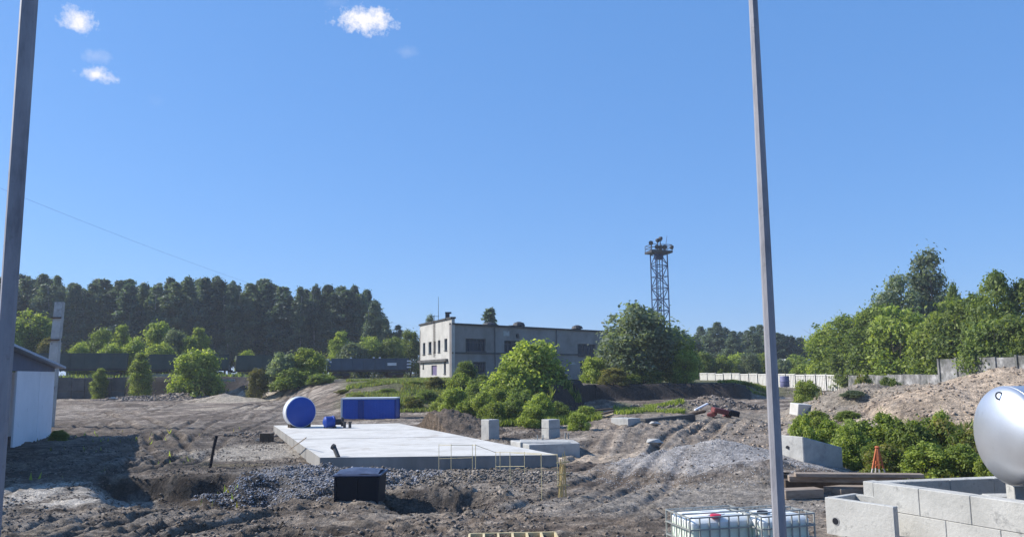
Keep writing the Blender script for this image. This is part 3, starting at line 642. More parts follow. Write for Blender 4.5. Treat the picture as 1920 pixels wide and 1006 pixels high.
T = [(TR[1], 1200, 572, 90, 158, 'large grey green tree beside the old building'),
     (TR[0], 1262, 612, 94, 96, 'dark green tree at the right of the large grey green tree'),
     (TR[1], 1160, 618, 92, 80, 'loose green tree overlapping the right end of the building'),
     (TR[1], 1752, 464, 112, 116, 'tallest grey green tree above the right hand tree row'),
     (TR[1], 1700, 512, 110, 110, 'dark tree leaning left of the tallest tree on the right'),
     (TR[2], 1640, 575, 100, 100, 'round tree in the right hand row left of the tallest tree'),
     (TR[0], 1830, 545, 79, 130, 'broad green tree between the tallest tree and the right edge'),
     (TR[0], 1880, 500, 75, 96, 'high pointed tree near the right edge'),
     (TR[2], 1935, 520, 74, 110, 'dark tree cut by the right edge'),
     (TR[2], 1800, 528, 92, 44, 'slim pale tree just right of the tallest tree')]
for (pr, px, tp, Y, w_, lab) in T: at_px(pr, px, tp, Y, w_, lab, 'tree')
for i_, (px, tp, Y, w_, k) in enumerate([(672, 738, 76, 40, 2), (700, 722, 84, 40, 0), (728, 728, 80, 44, 1), (752, 716, 86, 46, 2), (778, 722, 83, 44, 1), (800, 732, 76, 52, 1), (826, 745, 69, 44, 0), (778, 742, 72, 50, 2), (842, 712, 84, 44, 1), (868, 752, 64, 44, 0), (888, 742, 68, 50, 1), (908, 760, 60, 40, 0), (738, 744, 72, 36, 0), (645, 730, 82, 36, 2)]):
    at_px(SH[k], px, tp, Y, w_, 'clump of weeds on the slope between the blue container and the old building', 'weeds', group='weed clumps on the slope below the building', name='weed_clump')
for (px, tp, Y, w_, k, lb) in [(940, 722, 68, 76, 0, 'bright bush at the left foot of the large bush'), (975, 728, 66, 80, 1, 'mid green bush under the large bush'), (1012, 738, 60, 64, 3, 'lime bush right behind the square concrete blocks'), (1045, 752, 62, 56, 1, 'green bush behind the stack of two concrete blocks'), (915, 700, 76, 70, 1, 'dark green bush left of the large bush'), (1098, 760, 60, 44, 0, 'small bush beside the board pile'), (862, 700, 78, 60, 3, 'lime bush against the corner of the building'), (905, 735, 64, 60, 3, 'lime bush above the dirt heap behind the slab')]:
    at_px(BU[k], px, tp, Y, w_, lb, 'bush')
for (px, tp, Y, w_, k, lb) in [(1585, 770, 42, 60, 1, 'shrub at the left toe of the sandy heap'), (1760, 772, 34, 70, 0, 'lime shrub crowning the olive shrubs'), (1530, 770, 42, 60, 0, 'lime shrub above the sloping block'), (1620, 700, 62, 44, 2, 'small shrub at the base of the grey fence')]:
    at_px(SH[k], px, tp, Y, w_, lb, 'shrub')
at_px(CON, 919, 571, 145, 84, 'dark conical spruce rising behind the building roof', 'spruce')
at_px(TR[1], 805, 588, 150, 34, 'hazy green treetop behind the left roof edge of the building', 'tree')
# near shrubs on the right
S = [(0, 1500, 778, 33.5, 60, 'yellow green shrub behind the sloping concrete block'), (0, 1545, 788, 34, 90, 'lime shrub right behind the sloping concrete block'),
     (1, 1600, 788, 33, 100, 'dark green shrub left of the orange tripod'), (0, 1585, 800, 31, 80, 'bright shrub against the shaded side of the sloping block'),
     (0, 1650, 776, 32.5, 110, 'tall green shrub behind the orange tripod'), (1, 1695, 790, 31, 100, 'dark shrub right of the orange tripod'),
     (2, 1745, 782, 31.5, 110, 'olive shrub halfway between tripod and steel tank'), (2, 1800, 805, 30, 90, 'olive shrub nearest the steel tank'),
     (0, 1720, 830, 28, 110, 'low bright shrub behind the concrete pit'), (1, 1790, 835, 27.5, 100, 'low dark shrub behind the back pit wall'),
     (2, 1640, 830, 29, 90, 'low olive shrub at the foot of the orange tripod'), (1, 1855, 815, 29, 70, 'dark shrub partly hidden by the steel tank'),
     (0, 1840, 850, 26, 60, 'low lime shrub beneath the steel tank end')]
for (k, px, tp, Y, w_, lab) in S: at_px(SH[k], px, tp, Y, w_, lab, 'shrub')
at_px(SH[1], 116, 806, 48, 40, 'small weed shrub at the far corner of the white shed', 'shrub')
# grass and weeds
def grass(name, xy, hgt, cols, label, seed):
    r = np.random.default_rng(seed); n = len(xy); z = H(xy[:, 0], xy[:, 1]); h = hgt*r.uniform(.4, 1.3, n); a = r.uniform(0, 6.28, n); w_ = h*r.uniform(.1, .25, n)
    dx, dy = np.cos(a)*w_, np.sin(a)*w_; lx, ly = r.normal(0, .3, n)*h, r.normal(0, .3, n)*h
    v = np.stack([np.stack([xy[:, 0]-dx, xy[:, 1]-dy, z-.03], -1), np.stack([xy[:, 0]+dx, xy[:, 1]+dy, z-.03], -1), np.stack([xy[:, 0]+lx, xy[:, 1]+ly, z+h], -1)], 1).reshape(-1, 3)
    c = np.array(cols)[r.integers(0, len(cols), n)]; c = np.repeat(c[:, None], 3, 1).reshape(-1, 3)
    tag(link(name, mesh_np(name, v, np.arange(n*3), 3, c), M['leaf']), label, 'grass', kind='stuff')
def sc_px(px0, px1, Y0, Y1, n, seed, cut=-.1):
    r = np.random.default_rng(seed); y = r.uniform(Y0, Y1, n); px = r.uniform(px0, px1, n); x = (px-960)/F*y; xy = np.stack([x, y], -1); return xy[fbm(x, y, 3, 3) > cut]
grass('grass', sc_px(650, 900, 70, 93, 60000, 1), .27, LIME[:3]+OLIVE+GREY, 'yellow green weeds on the slope behind the blue container', 2)
grass('grass', sc_px(1145, 1275, 66, 79, 14000, 3), .28, LIME, 'bright grass patch below the dark bank', 4)
grass('grass', sc_px(1340, 1440, 86, 97, 9000, 5), .3, LIME+OLIVE, 'dry weeds on the right shoulder of the dark bank', 6)
grass('grass', sc_px(900, 1120, 56, 72, 22000, 7), .45, LIME+GREEN, 'rank weeds below the bushes behind the concrete blocks', 8)
grass('grass', sc_px(1600, 1840, 27, 36, 12000, 9), .22, GREEN+OLIVE, 'undergrowth beneath the shrubs on the right', 10)
grass('grass', sc_px(-20, 620, 109, 122, 5000, 11), .5, DARK+GREEN, 'dark weeds along the railway bank', 12)
grass('grass', sc_px(1520, 1720, 48, 62, 3000, 13, .15), .4, GREY+OLIVE, 'sparse weeds on the grey spoil heap', 14)
grass('grass', sc_px(60, 460, 25, 60, 900, 15, .3), .22, OLIVE+GREEN, 'scattered weeds in the rutted ground by the shed', 16)

# ---------------------------------------------------------------- railway
ra, rb_ = P(-140, 700, 109), P(845, 700, 137)
rz0, rz1 = 3.95, 2.95
dr = Vector((rb_.x-ra.x, rb_.y-ra.y, 0)); LEN = dr.length; dr.normalize(); nrm = Vector((-dr.y, dr.x, 0)); RANG = math.atan2(dr.y, dr.x)
def rail_pt(s): t = s/LEN; return Vector((ra.x+dr.x*s, ra.y+dr.y*s, rz0+(rz1-rz0)*t))
mb = MB(); a, b = rail_pt(-60), rail_pt(LEN+20)
mb.quadbox([(p+nrm*k*3.2).xyz-Vector((0, 0, 2.0)) for p, k in ((a, -1), (b, -1), (b, 1), (a, 1))], [(p+nrm*k*2.0)-Vector((0, 0, .22)) for p, k in ((a, -1), (b, -1), (b, 1), (a, 1))])
tag(mb.build('railway_ballast', M['ballast']), kind='structure')
tr = empty('railway_track', a, 'pair of rusty rails under the wagons', 'track')
for k in (-1, 1): MB(a).bar(a+nrm*k*.76+Vector((0, 0, -.08)), b+nrm*k*.76+Vector((0, 0, -.08)), .08, .16).build('rail', M['rust'], tr)
def wagon(mat, label, low=0, closed=False):
    t = empty('railway_wagon', (0, 0, 0), label, 'wagon', 'railway wagons standing in a row')
    Lb = 12.9; top = 3.5-low
    MB().box((0, 0, 1.15), (Lb, 2.6, .3)).build('underframe', M['dark_metal'], t)
    for s in (-1, 1):
        MB().box((0, s*1.42, (1.3+top)/2), (Lb, .06, top-1.3)).build('side_wall', mat, t)
        MB().box((0, s*1.47, top-.06), (Lb+.1, .14, .14)).build('top_rail', mat, t)
        MB().box((s*(Lb/2), 0, (1.3+top)/2), (.06, 2.8, top-1.3)).build('end_wall', mat, t)
        for i in range(8): MB().box((-Lb/2+.1+i*(Lb-.2)/7, s*1.52, (1.3+top)/2), (.16, .14, top-1.3)).build('side_post', mat, t)
        for i in range(7): MB().box((-Lb/2+.1+(i+.5)*(Lb-.2)/7, s*1.47, 1.3+(top-1.3)*.22), ((Lb-.2)/7-.35, .05, (top-1.3)*.36)).build('hatch', mat, t)
    MB().box((0, 0, 1.4 if not closed else top-.3), (Lb-.1, 2.7, .1)).build('floor', M['dark_metal'], t)
    for s in (-1, 1):
        bg_ = MB().box((s*4.4, -1.0, .62), (2.3, .14, .4)).box((s*4.4, 1.0, .62), (2.3, .14, .4)).box((s*4.4, 0, .75), (.4, 2.1, .3)).build('bogie', M['dark_metal'], t)
        for q in (-.92, .92):
            MB().lathe((s*4.4+q, -.82, .475), (0, 1, 0), [(0, .47), (.1, .47), (.12, .1), (1.52, .1), (1.54, .47), (1.64, .47)], 14).build('wheelset', M['rust'], bg_)
        MB().box((s*(Lb/2+.35), 0, 1.0), (.7, .3, .25)).build('coupler', M['dark_metal'], t)
    return t
w0 = wagon(M['wagon'], 'dark green gondola wagon furthest left, beyond the shed roof')
w1 = wagon(M['wagon_blue'], 'dusty blue wagon nearest the old building, with a pale plate', .35)
def px_to_s(px):
    best = min(range(-400, int(LEN*10)+200), key=lambda k: abs(960+F*rail_pt(k/10).x/rail_pt(k/10).y-px)); return best/10
sB = px_to_s(690)
labs = ['dark wagon seen through the lime bushes left of the blue wagon', 'dark gondola wagon behind the bright lime bush', 'dark gondola wagon behind the narrow lime bush', 'dark gondola wagon behind the concrete column']
w1.location = rail_pt(sB); w1.rotation_euler = (0, 0, RANG)
for i, lb in enumerate(labs):
    c = copy_tree(w0); c.location = rail_pt(sB-14.0*(i+1)); c.rotation_euler = (0, 0, RANG); c['label'] = lb
w0.location = rail_pt(sB-14.0*5); w0.rotation_euler = (0, 0, RANG)
MB().box((3.6, -1.63, 2.2), (1.5, .03, .45)).build('name_plate', M['white_paint'], w1)
for i in range(3): MB().box((6.45, -1.62, 1.7+.5*i), (.7, .05, .22)).build('step', M['white_paint'], w1)
for i, (x_, z_) in enumerate([(-6.3, 2.6), (-3.1, 3.25), (.6, 3.28), (1.6, 3.25)]): MB().box((x_, -1.62, z_), (.3, .05, .22)).build('marker', M['white_paint'], w1)

# concrete retaining wall below the train on the left: panels
rw = empty('retaining_wall', P(170, 745, 105.4).xyz, 'old dark concrete retaining wall below the wagons right of the shed', 'wall')
ro = rw.location.copy()
pw = [P(60, 700, 105.2), P(236, 700, 105.0)]
zt = P(150, 706, 105).z
for i in range(7):
    for j in range(2):
        a = pw[0].lerp(pw[1], i/7); b = pw[0].lerp(pw[1], (i+1)/7)
        z0 = .2+j*(zt-.2)/2; z1 = z0+(zt-.2)/2-.06; off = random.uniform(-.06, .06)
        MB(ro).prism([(a.x+.04, a.y+off, 0), (b.x-.04, b.y+off, 0), (b.x-.04, b.y+off+.4, 0), (a.x+.04, a.y+off+.4, 0)], z0, z1-(random.uniform(0, .25) if j else 0)).build('concrete_panel', M['concrete_dark'], rw)
# concrete curb slabs beneath the second and blue wagons
for (p0, p1, py, Y, lb) in [(270, 315, 703, 106, 'short pale concrete beam on the bank below the wagons'), (655, 695, 711, 108, 'pale concrete beam beside the road below the blue wagon'), (400, 440, 712, 104.5, 'thin pale beam on the bank right of the bright lime bush')]:
    a, b = P(p0, py, Y), P(p1, py, Y); tag(MB((a+b)/2).bar(a, b, .5, .3).build('concrete_beam', M['concrete'], loc=(a+b)/2), lb, 'beam')

# ---------------------------------------------------------------- old two storey building
BC = P(847, 710, 97); BZ = BC.z-.4
BL = P(787, 700, 111); BR = P(1165, 700, 123)
hF = P(850, 608, 97).z; hL = P(846, 597, 97).z
org = Vector((BC.x, BC.y, BZ)); bd = empty('old_building', org, 'shabby grey two storey building with whitewashed left end and flat roof', 'building')
A = Vector((BC.x, BC.y, 0)); Lp = Vector((BL.x, BL.y, 0)); Rp = Vector((BR.x, BR.y, 0)); fd = (Rp-A).normalized(); ld = (Lp-A).normalized(); FW = (Rp-A).length; LW = (Lp-A).length
Bk = Rp+(Lp-A)
fn = Vector((fd.y, -fd.x, 0)); ln_ = Vector((-ld.y, ld.x, 0))   # outward normals
if fn.y > 0: fn = -fn
if ln_.x > 0: ln_ = -ln_
def wall_with_holes(name, o0, d, n, width, z0, z1, holes, thick, mat):
    """wall built of boxes round the openings (s0, s1, za, zb)"""
    ss = sorted({0, width}|{h[0] for h in holes}|{h[1] for h in holes}); zs = sorted({z0, z1}|{h[2] for h in holes}|{h[3] for h in holes})
    mb = MB(org)
    for i in range(len(ss)-1):
        for j in range(len(zs)-1):
            sc_, zc = (ss[i]+ss[i+1])/2, (zs[j]+zs[j+1])/2
            if any(h[0] < sc_ < h[1] and h[2] < zc < h[3] for h in holes): continue
            p, q = o0+d*ss[i], o0+d*ss[i+1]; mb.prism([p, q, q-n*thick, p-n*thick], zs[j], zs[j+1])
    return mb.build(name, mat, bd)
def s_front(px):      # distance along the front wall seen at a photo column
    return min((k*.05 for k in range(int(FW/.05)+1)), key=lambda s: abs(960+F*(A+fd*s).x/(A+fd*s).y-px))
def s_left(px): return min((k*.05 for k in range(int(LW/.05)+1)), key=lambda s: abs(960+F*(A+ld*s).x/(A+ld*s).y-px))
def z_at(py, px, pt): return P(px, py, pt.y).z
fh = []
for (p0, p1, t0, t1) in [(872, 909, 634, 658), (950, 981, 638, 660), (1081, 1114, 644, 667), (886, 909, 678, 700), (1085, 1116, 676, 700), (1000, 1030, 678, 700)]:
    s0, s1 = s_front(p0), s_front(p1); pt = A+fd*s0; fh.append((s0, s1, z_at(t1, p0, pt), z_at(t0, p0, pt)))
s0 = s_front(944); hi = fh[1]; fh[1] = (s0, hi[1], hi[2], hi[3])
small = (s_front(966), s_front(971.5), z_at(632, 968, A+fd*s_front(968)), z_at(625.5, 968, A+fd*s_front(968)))
wall_with_holes('front_wall', A, fd, fn, FW, BZ, hF, fh+[small], .4, M['brick'])
lh = []
for (p0, p1, t0, t1) in [(837.5, 832, 634, 656), (824.5, 820, 637, 659.5), (815.5, 812.5, 639, 660), (808, 802.5, 640, 662), (796.5, 792, 642, 664), (835, 831, 677, 700), (818, 808, 684, 703), (794, 791.5, 680, 690)]:
    s0, s1 = s_left(p0), s_left(p1); pt = A+ld*s0; lh.append((s0, max(s1, s0+.5), z_at(t1, p0, pt), z_at(t0, p0, pt)))
wall_with_holes('end_wall', A+fd*0-ld*.0, ld, ln_, LW, BZ, hL, lh, .4, M['brick_white'])
MB(org).prism([Lp, Bk, Bk-(ld*.4), Lp-(ld*.4)], BZ, hF).build('back_wall', M['brick'], bd)
MB(org).prism([Rp-fn*.4, Bk-ld*.4, Bk-ld*.4-fd*.4, Rp-fn*.4-fd*.4], BZ, hF-.01).build('right_wall', M['brick'], bd)
MB(org).prism([A-fd*0-fn*.41+fd*.41, Rp-fn*.41, Bk, Lp+fd*.41], hF-.5, hF-.3).build('roof', M['roof_dark'], bd)
MB(org).prism([A+fn*.22+fd*.05, Rp+fn*.22+fd*.2, Rp-fn*.5+fd*.2, A-fn*.5+fd*.05], hF+.003, hF+.2).build('roof_edge', M['roof_dark'], bd)
MB(org).prism([A+ln_*.15-ld*.12+fd*0, A-ln_*.5-ld*.12, Lp-ln_*.5+ld*.15, Lp+ln_*.15+ld*.15], hL+.003, hL+.22).build('parapet_cap', M['roof_dark'], bd)
zl = z_at(661, 850, A); MB(org).prism([A+fn*.1, Rp+fn*.1, Rp+fn*.003, A+fn*.003], zl-.1, zl+.1).build('ledge', M['concrete_dark'], bd)
zl2 = z_at(673, 845, A); MB(org).prism([A+ld*1.5+ln_*.35, A+ld*(LW-.1)+ln_*.35, A+ld*(LW-.1)+ln_*.003, A+ld*1.5+ln_*.003], zl2-.2, zl2+.1).build('canopy', M['concrete_dark'], bd)
def window(o0, d, n, h, nm, mf='frame'):
    mb = MB(org); z0, z1 = h[2], h[3]; dp = .18
    def rect(s0, s1, za, zb, off0, off1): p, q = o0+d*s0-n*off0, o0+d*s1-n*off0; mb.prism([p, q, q-n*(off1-off0), p-n*(off1-off0)], za, zb)
    e = .08
    rect(h[0]+.01, h[1]-.01, z0+.01, z0+e, dp, dp+.1); rect(h[0]+.01, h[1]-.01, z1-e, z1-.01, dp, dp+.1)
    rect(h[0]+.01, h[0]+e, z0+e, z1-e, dp, dp+.1); rect(h[1]-e, h[1]-.01, z0+e, z1-e, dp, dp+.1)
    for i in range(1, nm): c = h[0]+(h[1]-h[0])*i/nm; rect(c-.04, c+.04, z0+e, z1-e, dp, dp+.1)
    if nm > 1: zc = z0+(z1-z0)*.7; rect(h[0]+e, h[1]-e, zc-.03, zc+.03, dp+.02, dp+.08)
    wn = mb.build('window', M[mf], bd)
    g = MB(org)
    p, q = o0+d*(h[0]+e)-n*(dp+.06), o0+d*(h[1]-e)-n*(dp+.06); g.prism([p, q, q-n*.02, p-n*.02], z0+e, z1-e); g.build('pane', M['glass'], wn)
    sl_ = MB(org); p, q = o0+d*h[0]+n*.12, o0+d*h[1]+n*.12; sl_.prism([p, q, q-n*.25, p-n*.25], z0-.08, z0-.003); sl_.build('sill', M['concrete_dark'], wn)
for h in fh: window(A, fd, fn, h, 5)
window(A, fd, fn, small, 1)
for i, h in enumerate(lh):
    if i == 6:
        p, q = A+ld*(h[0]+.02)-ln_*.15, A+ld*(h[1]-.02)-ln_*.15; MB(org).prism([p, q, q-ln_*.06, p-ln_*.06], h[2], h[3]-.02).build('door', node_mat('violet_door', [(.10, .08, .16), (.15, .12, .22)], 2, .6, .1), bd)
    else: window(A, ld, ln_, h, 1)
# inner dark box so no light leaks through
# ladder up the end wall
ps = s_left(814.5); mb = MB(org)
for k in (-.25, .25): p = A+ld*(ps+k)+ln_*.15; mb.bar((p.x, p.y, zl2+.4), (p.x, p.y, hL+.9), .05)
for i in range(14): z = zl2+.8+i*.33; p, q = A+ld*(ps-.25)+ln_*.15, A+ld*(ps+.25)+ln_*.15; mb.bar((p.x, p.y, z), (q.x, q.y, z), .04)
mb.build('ladder', M['rust'], bd)
for px_ in (925, 1040):
    p = A+fd*s_front(px_)+fn*.14; MB(org).tube((p.x, p.y, BZ), (p.x, p.y, hF-.05), .055, .055, 8).build('downpipe', M['concrete_dark'], bd)
for k_ in range(9):
    s_ = random.uniform(.5, FW-1.5); q0_ = A+fd*s_+fn*.003; q1_ = A+fd*(s_+random.uniform(.5, 1.6))+fn*.003; z_ = random.uniform(zl+.3, hF-1.0) if k_ % 2 else random.uniform(BZ+.3, zl-1.2)
    if any(h[0]-.2 < (q1_-A).dot(fd) and h[1]+.2 > s_ and h[2]-.3 < z_+.7 and h[3]+.2 > z_ for h in fh+[small]): continue
    MB(org).prism([q0_, q1_, q1_+fn*.02, q0_+fn*.02], z_, z_+random.uniform(.25, .7)).build('plaster_patch', M['concrete'], bd)
# roof furniture
def vent(px, base_off, w_, h_, dep):
    s = s_front(px); p = A+fd*s-fn*dep; z = hF-.3
    v = MB(org).lathe((p.x, p.y, z), (0, 0, 1), [(0, w_*.5), (h_*.55, w_*.5), (h_*.56, w_*.8), (h_*.85, w_*.65), (h_, w_*.2)], 12); v.build('roof_vent', M['dark_metal'], bd)
vent(937, 0, 1.2, 1.0, 2); vent(987, 0, 1.1, 1.25, 1.5); vent(1096, 0, 1.1, 1.25, 1.5)
MB(org).prism([A+fd*s_front(975)-fn*1.5, A+fd*s_front(998)-fn*1.5, A+fd*s_front(998)-fn*2.2, A+fd*s_front(975)-fn*2.2], hF-.3, hF+.45).build('roof_box', M['dark_metal'], bd)
pc = P(839, 598, 99); MB(org).box((pc.x, pc.y, hL+.35), (.5, .5, .8)).box((pc.x+.1, pc.y, hL+.85), (.75, .6, .2)).build('chimney', M['dark_metal'], bd)
pa = P(822, 600, 104); MB(org).tube((pa.x, pa.y, hL-.5), (pa.x, pa.y, P(822, 556, 104).z), .04, .025, 5).bar((pa.x-.9, pa.y, hL+.8), (pa.x+.1, pa.y, hL+.8), .05).bar((pa.x-.9, pa.y, hL-.2), (pa.x-.9, pa.y, hL+.8), .05).build('antenna', M['dark_metal'], bd)

# ---------------------------------------------------------------- lattice floodlight tower
TY = 175; tc0 = P(1243, 700, TY); tb = 2.2; tz = P(1243, 476, TY).z; hw = 1.38
tw = empty('floodlight_tower', (tc0.x, tc0.y, tb), 'tall dark steel lattice floodlight tower behind the large tree', 'tower', rz=R_(14))
Ht = tz-tb; nlev = 11
cs = [(-1, -1), (1, -1), (1, 1), (-1, 1)]
for (a, b) in cs: MB().bar((a*hw, b*hw, 0), (a*hw, b*hw, Ht), .2).build('leg', M['tower'], tw)
for k in range(nlev+1):
    z = Ht*k/nlev
    for i in range(4):
        a, b = cs[i], cs[(i+1) % 4]
        if k > 0: MB().bar((a[0]*hw, a[1]*hw, z-.15), (b[0]*hw, b[1]*hw, z-.15), .13 if k != 4 else .4).build('strut', M['tower'], tw)
        if k < nlev:
            p, q = (a, b) if (k+i) % 2 else (b, a)
            MB().bar((p[0]*hw, p[1]*hw, z), (q[0]*hw, q[1]*hw, z+Ht/nlev-.15), .13).build('brace', M['tower'], tw)
mb = MB()
for k in (-.3, .3): mb.bar((k, .3, 0), (k, .3, Ht), .13)
for i in range(int(Ht/.6)): mb.bar((-.3, .3, i*.6+.3), (.3, .3, i*.6+.3), .09)
mb.build('ladder', M['tower'], tw)
MB().box((0, 0, Ht-.6), (1.5, 1.5, 1.2)).build('hub', M['tower'], tw)
MB().box((0, 0, Ht+.35), (5.0, 3.8, .5)).build('platform', M['dark_metal'], tw)
mb = MB()
for sx in (-2.4, -1.2, 0, 1.2, 2.4):
    for sy in (-1.8, 1.8): mb.bar((sx, sy, Ht+.6), (sx, sy, Ht+1.9), .09)
for sy in (-1.8, 1.8):
    for z in (1.25, 1.9): mb.bar((-2.4, sy, Ht+z), (2.4, sy, Ht+z), .1)
for sx in (-2.4, 2.4):
    for z in (1.25, 1.9): mb.bar((sx, -1.8, Ht+z), (sx, 1.8, Ht+z), .1)
mb.build('railing', M['dark_metal'], tw)
for (x_, y_, z_, r_, an) in [(-2.4, -1.6, 2.2, .5, -.8), (-.9, -1.5, 2.8, .48, .3), (-.2, -1.5, 3.2, .5, .6), (-1.3, -1.9, 1.3, .5, 0), (-.5, -1.9, 1.2, .55, .2), (.5, -1.9, 1.3, .55, -.2), (2.3, -1.7, 1.3, .5, .7), (1.2, 1.9, 1.3, .4, 0)]:
    d_ = Vector((math.sin(an), -math.cos(an), -.35)); fl = MB().lathe(Vector((x_, y_, Ht+z_)), d_, [(-.35, r_*.45), (-.2, r_*.8), (.2, r_), (.3, r_)], 12).build('floodlight', M['dark_metal'], tw)
    if z_ > 2: MB().bar((x_, y_, Ht+.6), (x_, y_, Ht+z_), .14).build('lamp_post', M['dark_metal'], tw)
MB().tube((2.0, 1, Ht+.6), (2.6, 1, Ht+4.3), .07, .04, 5).build('mast', M['dark_metal'], tw)

# ---------------------------------------------------------------- fences on the right
fz = lambda p: gz(p.x, p.y)
fe = empty('white_fence', P(1450, 725, 109), 'whitewashed ribbed concrete panel fence in front of the distant trees', 'fence'); eo = fe.location.copy()
pA, pB = P(1312, 700, 116), P(1590, 700, 96)
npan = 16
for i in range(npan):
    a, b = pA.lerp(pB, i/npan), pA.lerp(pB, (i+1)/npan); zt = P(1312+(1590-1312)*(i+.5)/npan, 699+3*i/npan, (a.y+b.y)/2).z; zb = min(fz(a), fz(b), zt-2.3)
    d = (b-a).normalized(); d.z = 0; n = Vector((-d.y, d.x, 0)); n = -n if n.y > 0 else n; Lp_ = (b-a).length-.12
    j = random.uniform(-.05, .05); mb = MB(eo); a2 = Vector((a.x, a.y, 0))+d*.06
    mb.prism([a2, a2+d*Lp_, a2+d*Lp_-n*.1, a2-n*.1], zb, zt+j-.12)
    for k in range(6): s = (k+.35)*Lp_/6; mb.prism([a2+d*s+n*.1, a2+d*(s+Lp_*.09)+n*.1, a2+d*(s+Lp_*.09)+n*.002, a2+d*s+n*.002], zb+.1, zt+j-.16)
    mb.prism([a2+n*.12, a2+d*Lp_+n*.12, a2+d*Lp_-n*.12, a2-n*.12], zt+j-.118, zt+j); mb.build('fence_panel', M['fence_white'], fe)
    MB(eo).box((a.x, a.y, (zb+zt)/2+.05), (.11, .3, zt-zb+.15)).build('fence_post', M['fence_grey'], fe)
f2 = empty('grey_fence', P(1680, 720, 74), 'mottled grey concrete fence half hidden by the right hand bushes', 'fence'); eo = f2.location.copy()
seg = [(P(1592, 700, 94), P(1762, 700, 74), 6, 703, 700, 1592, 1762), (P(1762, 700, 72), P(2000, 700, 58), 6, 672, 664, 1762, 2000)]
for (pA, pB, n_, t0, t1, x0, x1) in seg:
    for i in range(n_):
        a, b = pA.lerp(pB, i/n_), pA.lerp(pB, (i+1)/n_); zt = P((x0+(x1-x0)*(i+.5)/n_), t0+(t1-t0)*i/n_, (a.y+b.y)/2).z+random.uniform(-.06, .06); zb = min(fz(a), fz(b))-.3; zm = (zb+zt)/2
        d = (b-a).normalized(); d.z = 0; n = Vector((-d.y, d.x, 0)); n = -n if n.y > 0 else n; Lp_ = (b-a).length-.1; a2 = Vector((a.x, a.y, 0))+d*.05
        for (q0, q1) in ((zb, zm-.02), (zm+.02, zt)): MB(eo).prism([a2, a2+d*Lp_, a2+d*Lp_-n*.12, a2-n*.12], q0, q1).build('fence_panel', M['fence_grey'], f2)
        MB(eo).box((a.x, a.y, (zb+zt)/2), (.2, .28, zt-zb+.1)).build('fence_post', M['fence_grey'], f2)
# white low building far behind
pf = P(1490, 690, 160); mb = MB(pf); o = mb.box((pf.x, pf.y, pf.z+.3), (4.2, 4, 2.6)).box((pf.x, pf.y, pf.z+1.7), (4.8, 4.4, .2)).build('small_outbuilding', M['white_paint'], loc=pf); tag(o, 'small white flat roofed outbuilding beyond the fence near the grey pole', 'building')
pb_ = P(1471, 706, 96); o = MB(pb_).lathe((pb_.x, pb_.y, pb_.z-1.2), (0, 0, 1), [(0, .5), (.1, .56), (.6, .54), (.62, .58), (.7, .58), (.8, .54), (1.2, .54), (1.3, .5)], 14).build('blue_barrel', node_mat('violet_blue', [(.12, .12, .24), (.17, .17, .30)], 2, .5, 0), loc=pb_, smooth=True); tag(o, 'violet blue barrel standing in front of the white fence', 'barrel')

# ---------------------------------------------------------------- shed on the left
zr = P(122, 689, 52.6).z; s0v = Vector((SHED[0][0], SHED[0][1], 0)); s1v = Vector((SHED[1][0], SHED[1][1], 0)); sdv = (s1v-s0v).normalized(); snv = Vector((-sdv.y, sdv.x, 0)); snv = -snv if snv.x < 0 else snv
SLEN = (s1v-s0v).length; sb = empty('white_shed', (s0v.x, s0v.y, -.1), 'white panel shed with blue grey sloping roof at the left edge', 'shed'); eo = sb.location.copy()
ew = zr-.25
def sdist(px): return min((k*.05 for k in range(int(SLEN/.05))), key=lambda s: abs(960+F*(s0v+sdv*s).x/(s0v+sdv*s).y-px))
cuts = [0, sdist(80), sdist(37)]
for i, (u, v_) in enumerate(zip(cuts[:-1], cuts[1:])):
    p, q = s0v+sdv*(u+.04), s0v+sdv*(v_-.04); MB(eo).prism([p, q, q-snv*.1, p-snv*.1], -.1, ew).build('wall_panel', M['shed'], sb)
MB(eo).prism([s0v+sdv*cuts[2]-snv*.35, s1v-snv*.35, s1v-snv*.45, s0v+sdv*cuts[2]-snv*.45], -.1, ew).build('recessed_wall', M['shed_dark'], sb)
k = cuts[2]+.4
while k < SLEN-1.2:
    p, q = s0v+sdv*k, s0v+sdv*(k+1.1); MB(eo).prism([p-snv*.28, q-snv*.28, q-snv*.34, p-snv*.34], -.1, 2.6).build('door', M['shed_dark'], sb); k += 2.6
MB(eo).prism([s0v-snv*.1, s0v+sdv*SLEN-snv*.1, s1v-snv*9, s0v-snv*9], -.1, .1).build('floor', M['concrete_dark'], sb)
MB(eo).prism([s0v-snv*.1+sdv*.05, s0v-snv*9+sdv*.05, s0v-snv*9+sdv*.15, s0v-snv*.1+sdv*.15], -.1, ew).build('back_wall', M['shed'], sb)
MB(eo).prism([s1v-snv*.5-sdv*.15, s1v-snv*9-sdv*.15, s1v-snv*9-sdv*.05, s1v-snv*.5-sdv*.05], -.1, ew).build('front_wall', M['shed'], sb)
